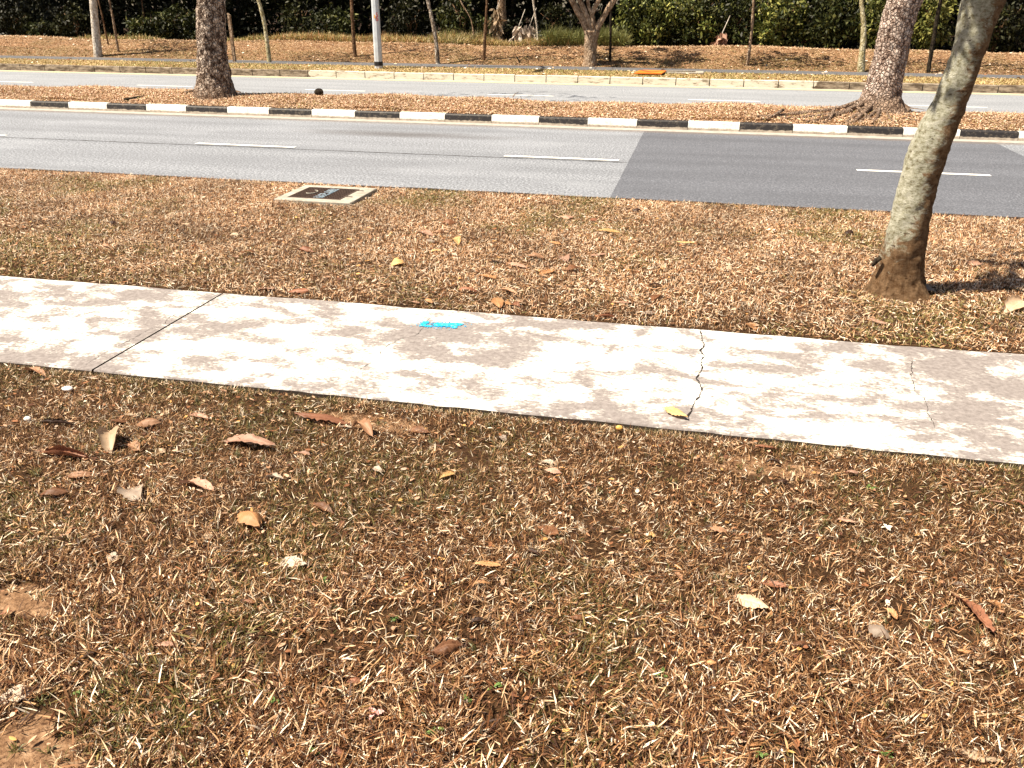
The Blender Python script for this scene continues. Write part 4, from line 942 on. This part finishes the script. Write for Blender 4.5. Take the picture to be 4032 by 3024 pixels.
def leaf_mesh(L, W, curl, bend, ribs, seed, shape=.75, stalk=True, twist=0):
    rs = random.Random(seed); nu, nv = 20, 9; V = []; th0 = rs.uniform(-.2, .2); ed = [rs.uniform(.80, 1.08) for _ in range(nu)]; nt_ = rs.randint(4, 15); ed[nt_] *= .72
    for i in range(nu):
        u = i/(nu-1); wd = W/2*max(.02, sin(pi*min(1, u**.82)))**shape*ed[i]; x = (u-.5)*L
        zc = bend*L*(sin(pi*u)) + .012*L*sin(9*u+seed)
        for j in range(nv):
            v = -1+2*j/(nv-1)
            if abs(curl) > .05: R = wd/abs(curl); y = R*sin(v*abs(curl)); dz = R*(1-cos(v*curl))*(1 if curl > 0 else -1)
            else: y = wd*v; dz = 0
            rb = ribs*abs(sin((u-.28*abs(v)*W/L)*pi*11))*min(1, abs(v)*3)
            t = twist*(u-.5)+th0*.3; yy = y*cos(t)-dz*sin(t); zz = y*sin(t)+dz*cos(t)
            V.append((x+.0015*rs.uniform(-1, 1), yy, zc+zz+rb+.0016*rs.uniform(-1, 1)+.05*W*sin(5*u*v+seed)))
    F = [(i*nv+j, i*nv+j+1, (i+1)*nv+j+1, (i+1)*nv+j) for i in range(nu-1) for j in range(nv-1)]
    if stalk:
        b = len(V); x0 = -L/2; s = .0012
        for k in range(4):
            xx = x0+.01-k*L*.06; z = V[4][2]-.002-.004*k*0; V += [(xx, -s, z), (xx, s, z), (xx, 0, z+2*s)]
        F += [(b+3*k+j, b+3*k+(j+1) % 3, b+3*k+3+(j+1) % 3, b+3*k+3+j) for k in range(3) for j in range(3)]
    me = bpy.data.meshes.new('leaf'); me.from_pydata(V, [], F); me.polygons.foreach_set('use_smooth', [True]*len(F)); me.update(); return me
LAND = {'white mushroom cap': (148, 848), 'crescent leaf': (238, 963), 'grey lobed leaf': (287, 1072), 'long ribbed rust leaf': (690, 913), 'yellow curled leaf': (965, 1033), 'orange fruit': (1338, 932),
        'broad cream leaf': (1620, 1310), 'long red ribbed leaf': (2098, 1335), 'pink petals': (810, 1554), 'humped dark leaf': (968, 1413), 'large cream corner leaf': (2103, 1638), 'white blossom': (1913, 1150),
        'pale pink pointed leaf': (634, 1223), 'big edge leaf': (36, 1510), 'upright apricot leaf': (543, 1138), 'near drain cover': (705, 428), 'blue paint mark': (950, 703), 'lichen tree foot': (1940, 637), 'yellow ribbed leaf': (1311, 505),
        'jagged path crack': (1519, 740), 'footpath joint': (470, 640)}
LANDP = {k: at(*v) for k, v in LAND.items()}
used_labels = set()
def place_words(p, own=None):
    best = []
    for k, q in LANDP.items():
        if k == own: continue
        d = q-p; dist = math.hypot(d.x, d.y)
        if dist < .05: continue
        if (p.y > 5.4) != (q.y > 5.3): dist *= 2.5
        best.append((dist, k))
    best.sort(); out = []
    for dist, k in best[:4]:
        q = LANDP[k]; dx = (p.x-q.x)*cos(YAW)+(p.y-q.y)*sin(YAW); dy = -(p.x-q.x)*sin(YAW)+(p.y-q.y)*cos(YAW); dd = math.hypot(dx, dy)
        if abs(dx) > 2.2*abs(dy): w_ = 'right of' if dx > 0 else 'left of'
        elif abs(dy) > 2.2*abs(dx): w_ = 'beyond' if dy > 0 else 'in front of'
        else: w_ = ('behind and ' if dy > 0 else 'nearer and ')+('right of' if dx > 0 else 'left of')
        out.append(('%d cm %s the %s' % (max(5, round(dd*20)*5), w_, k)))
    return out
def leaf(x0, y0, x1, y1, kind, shape='curled', wr=.42, label=None, lift=.014, name='fallen_leaf', own=None, z0=None):
    a = on_ground(x0, y0); b = on_ground(x1, y1)
    g = z0 if z0 is not None else max(a.z, b.z)+lift
    d = b-a; L = max(.022, math.hypot(d.x, d.y)); sd = int(x0*7+y0*13)
    L = min(L, .30); rs = random.Random(sd)
    curl, bend, ribs, twist, wr2 = {'curled': (rs.choice([1.0, 1.25, -.8, .8]), rs.uniform(.02, .09), .0, rs.uniform(-.8, .8), wr), 'ribbed': (rs.choice([.45, -.5]), rs.uniform(.03, .09), .0075, rs.uniform(-.3, .3), wr*.8), 'rolled': (2.3, .04, 0.001, .4, wr*1.1),
        'flat': (rs.choice([.3, -.35]), .03, .0012, rs.uniform(-.3, .3), wr), 'humped': (-.9, .20, .001, .5, wr*1.15), 'crescent': (1.2, .22, .0006, .9, wr*.9), 'broken': (.7, .08, .002, 1.0, wr*1.1)}[shape]
    me = leaf_mesh(L, max(L*wr2, .013), curl, bend, ribs, sd, .75 if shape != 'broken' else .45, L > .05, twist)
    o = link(name, me, LM[kind]); tl = rs.uniform(-.12, .12)
    o.location = ((a.x+b.x)/2, (a.y+b.y)/2, g+ (abs(min(0, curl))*L*wr2*.18)); o.rotation_euler = (rs.uniform(-.3, .3), tl, math.atan2(d.y, d.x)+(pi if rs.random() < .5 else 0))
    if label is None:
        size = 'tiny' if L < .035 else 'small' if L < .06 else 'large' if L > .12 else 'medium'
        col_ = {'tan': 'tan', 'pale': 'pale', 'white': 'whitish', 'reddish': 'reddish', 'brown': 'brown', 'dark': 'dark', 'yellow': 'yellow', 'orange': 'orange', 'grey': 'grey', 'pink': 'pinkish'}[kind]
        for pw in place_words(o.location, own):
            label = '%s %s %s leaf %s' % (size, col_, shape, pw)
            if label not in used_labels and len(label.split()) <= 16: break
    used_labels.add(label); near = o.location.y < 3.95
    return tag(o, label, 'leaf', 'fallen leaves on the near lawn' if near else 'fallen leaves on the verge beyond the footpath')
S = leaf
S(236, 940, 241, 986, 'pale', 'crescent', .55, 'pale yellow crescent shaped leaf standing up in the grass at left')
S(272, 1062, 304, 1086, 'grey', 'broken', .8, 'grey lobed leaf with ragged edge in the left foreground grass')
S(625, 905, 766, 921, 'reddish', 'ribbed', .34, 'longest rust coloured ribbed leaf, just below the footpath left of centre')
S(949, 1041, 981, 1028, 'yellow', 'curled', .62, 'bright yellow curled leaf in the middle of the lawn')
S(1583, 1297, 1659, 1326, 'pale', 'ribbed', .55, 'broad cream ribbed leaf on the lawn at right centre')
S(2052, 1283, 2143, 1378, 'reddish', 'ribbed', .36, 'long red ribbed leaf near the right edge of the lawn')
S(935, 1418, 1001, 1408, 'brown', 'humped', .55, 'humped dark brown leaf with pale top in the middle foreground')
S(2055, 1620, 2156, 1661, 'pale', 'flat', .42, 'large cream leaf at the bottom right corner')
S(604, 1216, 664, 1231, 'white', 'flat', .5, 'pale pink pointed leaf in the left centre foreground')
S(-6, 1528, 73, 1494, 'white', 'flat', .62, 'big pinkish white leaf at the left edge of the lawn')
S(524, 1122, 563, 1154, 'orange', 'humped', .7, 'upright apricot leaf left of centre in the lawn')
S(1284, 504, 1338, 507, 'yellow', 'ribbed', .42, 'yellow ribbed leaf on the verge straight beyond the jagged crack')
S(1433, 905, 1483, 927, 'yellow', 'ribbed', .46, 'yellow ribbed leaf lying on the near edge of the footpath', 0.012, z0=.014)
S(2168, 679, 2204, 661, 'pale', 'curled', .6, 'big cream curled leaf on the verge at the right edge')
S(1993, 620, 2008, 641, 'grey', 'curled', .6, 'grey curled leaf leaning against the foot of the lichen tree')
S(1617, 702, 1629, 718, 'orange', 'flat', .7, 'salmon leaf on the far edge of the footpath right of the jagged crack')
for t in [(54, 803, 100, 816, 'tan', 'curled'), (188, 821, 208, 820, 'white', 'flat'), (378, 820, 408, 823, 'white', 'curled'), (437, 852, 458, 856, 'tan', 'curled'), (476, 847, 491, 850, 'tan', 'flat'), (85, 919, 163, 927, 'dark', 'rolled', .3),
          (238, 914, 278, 918, 'brown', 'flat'), (298, 927, 350, 923, 'tan', 'humped', .5), (269, 900, 291, 902, 'pale', 'flat'), (410, 902, 451, 909, 'pink', 'curled'), (733, 926, 760, 928, 'white', 'flat'), (760, 925, 806, 951, 'tan', 'crescent', .45), (271, 966, 302, 976, 'tan', 'broken', .6),
          (344, 976, 357, 983, 'pale', 'flat', .7), (479, 955, 597, 976, 'pink', 'ribbed', .3), (517, 953, 549, 965, 'pale', 'broken', .7), (80, 980, 198, 997, 'reddish', 'rolled', .3), (642, 986, 670, 988, 'pink', 'curled', .6), (632, 935, 653, 938, 'dark', 'curled'), (146, 1039, 208, 1032, 'tan', 'ribbed', .5),
          (87, 1078, 149, 1077, 'brown', 'humped', .4), (389, 1049, 462, 1065, 'pink', 'broken', .36), (573, 1035, 614, 1042, 'white', 'curled', .5), (441, 1160, 458, 1171, 'pale', 'flat', .6), (233, 1205, 255, 1216, 'white', 'flat', .7), (118, 1233, 167, 1228, 'pale', 'rolled', .2), (677, 1098, 722, 1115, 'brown', 'curled'),
          (880, 934, 928, 941, 'brown', 'curled', .5), (1071, 950, 1093, 957, 'grey', 'broken', .8), (939, 878, 963, 885, 'pink', 'flat', .4), (803, 1019, 826, 1024, 'white', 'broken', .7), (1168, 1003, 1196, 1005, 'white', 'flat', .6), (1178, 1025, 1213, 1031, 'pink', 'humped', .55), (1265, 1046, 1279, 1051, 'white', 'flat', .8),
          (1321, 1045, 1345, 1054, 'pale', 'curled'), (1102, 1075, 1123, 1071, 'dark', 'curled'), (1161, 1142, 1206, 1163, 'brown', 'flat', .6), (1246, 1139, 1265, 1142, 'brown', 'curled'), (1405, 1156, 1413, 1167, 'yellow', 'flat', .7), (1137, 1194, 1166, 1208, 'dark', 'curled'), (1022, 1226, 1081, 1234, 'orange', 'ribbed', .42),
          (779, 1257, 814, 1250, 'grey', 'flat'), (1387, 1005, 1416, 1012, 'tan', 'rolled', .3), (1019, 1273, 1060, 1271, 'orange', 'crescent', .35), (1015, 1315, 1036, 1308, 'dark', 'crescent'), (904, 1434, 935, 1429, 'reddish', 'curled'), (1008, 1354, 1057, 1351, 'dark', 'curled', .4), (1230, 1344, 1268, 1346, 'brown', 'humped', .5),
          (1088, 1388, 1130, 1401, 'tan', 'rolled', .25), (1182, 1335, 1203, 1342, 'tan', 'curled'), (748, 1482, 782, 1481, 'reddish', 'humped', .5), (828, 1558, 855, 1561, 'orange', 'flat'), (933, 1530, 942, 1558, 'tan', 'flat', .3), (713, 1627, 748, 1644, 'reddish', 'curled', .6), (1272, 1490, 1317, 1495, 'brown', 'rolled', .25),
          (1390, 1443, 1418, 1464, 'tan', 'curled'), (1314, 1568, 1352, 1568, 'brown', 'rolled', .3), (1373, 1554, 1400, 1568, 'tan', 'curled', .5), (1088, 1638, 1109, 1655, 'tan', 'curled', .6), (1456, 1242, 1473, 1262, 'tan', 'curled', .5), (271, 1374, 305, 1353, 'brown', 'curled', .4), (368, 1335, 399, 1318, 'reddish', 'curled', .5),
          (524, 1308, 555, 1311, 'reddish', 'curled', .5), (340, 1405, 382, 1405, 'pink', 'humped', .55), (194, 1398, 215, 1384, 'orange', 'curled', .7), (422, 1565, 436, 1596, 'tan', 'flat', .36), (351, 1519, 368, 1540, 'tan', 'crescent', .4), (569, 1620, 618, 1655, 'tan', 'flat', .36), (503, 1551, 521, 1575, 'orange', 'curled', .6),
          (677, 1540, 726, 1565, 'brown', 'curled', .4), (122, 1589, 184, 1575, 'tan', 'rolled', .32), (108, 1575, 128, 1537, 'tan', 'rolled', .3), (399, 1495, 420, 1495, 'tan', 'humped', .7), (0, 1335, 31, 1328, 'reddish', 'curled', .5), (538, 1481, 562, 1485, 'pink', 'broken', .8), (618, 1547, 653, 1575, 'pale', 'flat', .16),
          (1631, 970, 1680, 980, 'reddish', 'ribbed', .4), (1652, 1006, 1687, 1010, 'dark', 'crescent', .5), (1826, 1026, 1854, 1031, 'pink', 'humped', .5), (1805, 1015, 1822, 1013, 'dark', 'curled'), (1677, 1046, 1701, 1048, 'dark', 'humped', .6), (1722, 1097, 1765, 1097, 'pale', 'crescent', .3), (1808, 1128, 1850, 1135, 'pink', 'flat', .4),
          (1531, 1152, 1572, 1159, 'tan', 'humped', .5), (1633, 1076, 1649, 1079, 'orange', 'humped', .7), (2135, 1090, 2177, 1093, 'pink', 'flat', .3), (2187, 1086, 2216, 1100, 'reddish', 'curled', .5), (1645, 1171, 1670, 1173, 'pale', 'flat', .5), (1944, 1100, 1961, 1107, 'dark', 'curled'), (1638, 1264, 1697, 1278, 'reddish', 'curled', .4),
          (2052, 1266, 2090, 1275, 'grey', 'curled', .45), (2107, 1273, 2128, 1276, 'dark', 'crescent', .5), (2131, 1300, 2159, 1322, 'orange', 'flat', .8), (1874, 1367, 1920, 1391, 'grey', 'humped', .8), (1906, 1322, 1937, 1342, 'orange', 'curled', .6), (1520, 1440, 1548, 1443, 'orange', 'humped', .5), (1597, 1422, 1618, 1440, 'orange', 'rolled', .3),
          (1708, 1401, 1746, 1401, 'brown', 'humped', .4), (2065, 1412, 2107, 1419, 'orange', 'flat', .3), (1857, 1422, 1888, 1447, 'tan', 'rolled', .3), (1784, 1495, 1809, 1481, 'tan', 'curled', .4), (1746, 1499, 1774, 1492, 'brown', 'curled', .5), (1843, 1575, 1888, 1610, 'brown', 'rolled', .3), (1875, 1582, 1906, 1606, 'tan', 'rolled', .25),
          (1861, 1638, 1930, 1655, 'reddish', 'rolled', .3), (1614, 1620, 1652, 1617, 'orange', 'curled', .4), (2013, 1485, 2034, 1495, 'brown', 'humped', .6), (1947, 1537, 1993, 1551, 'tan', 'rolled', .25), (1604, 1474, 1631, 1492, 'orange', 'curled', .4), (1496, 1516, 1555, 1520, 'brown', 'rolled', .25),
          (904, 502, 935, 513, 'pink', 'flat', .4), (940, 506, 958, 504, 'tan', 'humped', .6), (923, 523, 939, 527, 'grey', 'curled', .8), (979, 519, 991, 533, 'yellow', 'curled', .6), (928, 547, 953, 545, 'yellow', 'flat', .6), (965, 555, 987, 556, 'white', 'broken', .6), (954, 487, 984, 488, 'brown', 'humped', .6), (852, 566, 861, 582, 'yellow', 'curled', .6),
          (1194, 468, 1209, 474, 'pale', 'flat', .7), (1220, 468, 1230, 478, 'pink', 'flat', .8), (1275, 483, 1291, 477, 'reddish', 'curled', .7), (1187, 526, 1211, 533, 'orange', 'ribbed', .5), (1140, 558, 1175, 563, 'tan', 'humped', .4), (1060, 571, 1095, 575, 'dark', 'rolled', .3), (1098, 575, 1138, 584, 'pink', 'ribbed', .4), (1164, 597, 1201, 587, 'orange', 'flat', .6),
          (1213, 559, 1227, 568, 'pink', 'broken', .8), (1275, 558, 1310, 552, 'pink', 'flat', .5), (1222, 592, 1248, 585, 'brown', 'humped', .6), (1032, 600, 1071, 608, 'orange', 'ribbed', .6), (991, 636, 1031, 636, 'reddish', 'humped', .55), (1081, 628, 1117, 639, 'tan', 'ribbed', .36), (1071, 651, 1079, 672, 'orange', 'flat', .6), (1093, 656, 1102, 667, 'orange', 'flat', .6),
          (1105, 660, 1124, 668, 'reddish', 'curled', .6), (1402, 621, 1428, 624, 'dark', 'humped', .6), (1406, 653, 1428, 644, 'brown', 'curled', .6), (1387, 683, 1414, 679, 'grey', 'flat', .6), (1291, 687, 1331, 691, 'reddish', 'rolled', .4), (1328, 659, 1369, 658, 'pink', 'flat', .5), (887, 656, 907, 658, 'pink', 'flat', .6), (921, 655, 935, 661, 'orange', 'humped', .8),
          (1366, 460, 1385, 459, 'dark', 'humped', .6), (1461, 526, 1499, 531, 'yellow', 'ribbed', .4), (1446, 605, 1460, 604, 'dark', 'curled', .8), (135, 543, 177, 541, 'orange', 'flat', .4), (222, 535, 236, 537, 'tan', 'humped', .6), (142, 512, 156, 512, 'dark', 'humped', .8), (78, 462, 86, 461, 'white', 'flat', .9), (495, 510, 517, 511, 'pale', 'flat', .5),
          (521, 554, 556, 551, 'brown', 'humped', .5), (500, 557, 516, 560, 'pink', 'flat', .6), (639, 544, 677, 546, 'reddish', 'curled', .5), (556, 627, 594, 629, 'pink', 'flat', .6), (622, 632, 667, 638, 'reddish', 'curled', .5), (92, 477, 108, 477, 'orange', 'flat', .7), (1713, 489, 1724, 493, 'orange', 'curled', .7), (1735, 499, 1751, 499, 'tan', 'humped', .7),
          (1824, 511, 1842, 508, 'dark', 'humped', .8), (1806, 512, 1822, 513, 'pale', 'flat', .6), (1991, 605, 2022, 609, 'reddish', 'curled', .5), (2033, 615, 2070, 616, 'tan', 'flat', .35), (2080, 569, 2100, 571, 'reddish', 'flat', .5), (2100, 577, 2112, 570, 'pink', 'flat', .8), (1877, 693, 1913, 706, 'pink', 'curled', .4), (1564, 582, 1579, 586, 'pale', 'broken', .8),
          (1480, 588, 1495, 588, 'pink', 'flat', .9), (1618, 585, 1640, 587, 'pale', 'broken', .6), (235, 487, 252, 486, 'dark', 'humped', .7), (330, 455, 345, 456, 'orange', 'curled', .6), (395, 486, 410, 488, 'pale', 'flat', .5), (700, 600, 716, 603, 'tan', 'flat', .5), (60, 430, 76, 432, 'brown', 'flat', .5), (120, 520, 134, 521, 'pink', 'flat', .5), (238, 640, 262, 630, 'pink', 'flat', .4)]:
    S(*t)
# yellow leaf stalk, mushroom, fruit, blossom, petals
def lump(name, px, py, r, mat, label, cat, sq=(1, .8, .6), lift=.0):
    g = on_ground(px, py); mb = MB(); n, k = 14, 8; V = []; rs = random.Random(int(px))
    for i in range(k+1):
        ph = pi*i/k
        for j in range(n): th = 2*pi*j/n; q = 1+.06*sin(3*th+ph*2)+.03*rs.random(); V.append((r*sq[0]*sin(ph)*cos(th)*q, r*sq[1]*sin(ph)*sin(th)*q, r*sq[2]*(cos(ph)+.8)))
    mb.add(V, [(i*n+j, i*n+(j+1) % n, (i+1)*n+(j+1) % n, (i+1)*n+j) for i in range(k) for j in range(n)]); o = mb.build(name, mat, None, True); o.location = (g.x, g.y, g.z+lift); return tag(o, label, cat)
M_MUSH = m_simple('mushroom cap', (.66, .60, .56), (.80, .76, .72), 30, .6); M_FRUIT = m_simple('orange fruit skin', (.62, .28, .06), (.85, .50, .16), 40, .4); M_BLOS = m_simple('cream petals', (.80, .74, .58), (.88, .84, .72), 60, .6); M_PETAL = m_simple('pink petals', (.55, .24, .22), (.78, .50, .46), 90, .5)
lump('mushroom', 148, 848, .030, M_MUSH, 'whitish oval mushroom cap in the grass at upper left of the lawn', 'mushroom', (1.1, .8, .45), .014)
lump('mushroom', 62, 914, .020, M_MUSH, 'small cream rounded mushroom left of the dark rolled leaf', 'mushroom', (1, .8, .7), .014)
lump('fallen_fruit', 1337, 933, .017, M_FRUIT, 'small orange fruit lying in the grass just below the footpath', 'fruit', (1.1, .9, .85), .012)
lump('fallen_fruit', 1022, 886, .010, M_FRUIT, 'tiny yellow orange fruit against the near footpath edge', 'fruit', (1.3, .8, .7), .012)
lump('wad_of_paper', 478, 136, .13, M_BLOS, 'small white scrap on the far verge right of the whitish trunk', 'litter', (1.3, .8, .4))
cl = lump('dark_clod', 690, 208, .10, M_BDARK, 'small black clod on the median between the big trees', 'clod', (1, .8, .8), .02)
def petals(name, px, py, n, r, mat, label, cat):
    g = on_ground(px, py); root = empty(name, (g.x, g.y, g.z+.018), label, cat)
    for k in range(n):
        me = leaf_mesh(r*1.5, r, .8, .15, .0006, 50+k, .5, False); o = link('petal', me, mat, root); a = 2*pi*k/n+.4; o.location = (cos(a)*r*.7, sin(a)*r*.6, .004); o.rotation_euler = (.2, -.35, a)
petals('fallen_blossom', 1913, 1150, 4, .018, M_BLOS, 'cream blossom with round petals on the right of the lawn', 'blossom')
petals('fallen_blossom', 810, 1554, 3, .022, M_PETAL, 'crumpled pink petals in the bottom centre foreground', 'blossom')
# broadleaf weeds
M_WEED = m_simple('weed leaf', (.08, .14, .03), (.17, .26, .07), 60, .5)
def weed(px, py, n, r, label):
    g = on_ground(px, py); root = empty('weed', (g.x, g.y, g.z), label, 'weed', 'small green weeds in the lawn'); rs = random.Random(int(px))
    for k in range(n):
        a = rs.uniform(0, 2*pi); q = r*rs.uniform(.3, 1.0); me = leaf_mesh(r*rs.uniform(.7, 1.1), r*.6, .5, .1, .0005, 70+k, .5, True); o = link('leaf', me, M_WEED, root)
        o.location = (cos(a)*q, sin(a)*q*.8, .012+rs.uniform(0, .015)); o.rotation_euler = (rs.uniform(-.4, .4), rs.uniform(-.5, .1), a)
for t in [(1067, 1492, 4, .022, 'upright green weed leaf right of the bottom centre, above another weed'), (1017, 1514, 3, .022, 'green weed with one broad leaf just left of the upright weed'), (940, 1588, 5, .024, 'low green weed right below the pink petals'), (850, 1345, 5, .022, 'small clover like weed left of the middle foreground'),
          (1428, 1464, 5, .022, 'dull green weed right of centre near the bottom'), (175, 1510, 4, .024, 'bright green weed near the big edge leaf at left'), (212, 1506, 3, .020, 'second bright green weed from the left edge'), (258, 1412, 3, .014, 'tiny light green weed beside the pinkish humped leaf'),
          (592, 1527, 4, .020, 'green weed left of the pink petals'), (680, 1634, 6, .016, 'feathery green weed at the bottom, left of centre'), (1640, 1640, 5, .02, 'green weed at the bottom edge right of centre'), (1910, 1640, 5, .018, 'green weed left of the large cream corner leaf'),
          (2275-400, 1062, 4, .022, 'flat bluish green weed just below the footpath at right'), (1040, 880, 4, .02, 'green tuft like weed by the tiny fruit at the footpath edge'), (700, 1262, 5, .02, 'dark green weed right below the pale pink pointed leaf')]: weed(*t)
# twigs
def twig(pts, r, mat, label, name='twig', lift=.022, forks=0):
    P = [on_ground(x, y)+Vector((0, 0, lift+random.uniform(0, .008))) for x, y in pts]; mb = MB(); mb.tube(P, [r*(1-.5*i/(len(P)-1)) for i in range(len(P))], 7)
    return tag(mb.build(name, mat, None, True), label, 'twig', 'twigs lying in the grass')
twig([(1449, 1644), (1462, 1628), (1489, 1600)], .0045, M_BTAN, 'short tan stick at the bottom edge right of centre')
twig([(1944, 1612), (1990, 1622), (2052, 1632)], .0016, M_BTAN, 'thin straight twig pointing at the large cream corner leaf')
twig([(2000, 1548), (2080, 1590), (2190, 1655)], .0018, M_BBROWN, 'long thin dark twig crossing the bottom right corner')
twig([(2080, 1578), (2140, 1640), (2160, 1661)], .0014, M_BDARK, 'dark hair thin twig lying over the large cream corner leaf', lift=.045)
twig([(2166, 629), (2190, 631), (2216, 638)], .012, M_BDARK, 'thick dark branch end on the verge at the right edge')
twig([(2044, 645), (2075, 638), (2113, 633)], .006, M_BTAN, 'pale thin stick on the verge right of the lichen tree')
twig([(830, 578), (842, 572), (853, 568)], .005, M_BTAN, 'small grey twig left of the yellow curled leaf on the verge')
twig([(983, 1028), (1000, 1026), (1013, 1023)], .0016, M_BTAN, 'straw coloured stalk pointing at the bright yellow curled leaf')
twig([(382, 986), (400, 982), (430, 975)], .0016, M_BWHITE, 'fine pale stalk on the lawn left of the long pinkish ribbed leaf')
twig([(268, 219), (285, 216), (298, 213), (312, 210)], .035, M_BDARK, 'dark fallen branch lying on the median left of the big tree')
twig([(1108, 224), (1112, 217), (1120, 210)], .010, M_BTAN, 'thin bent twig sticking out of the median', lift=.12)
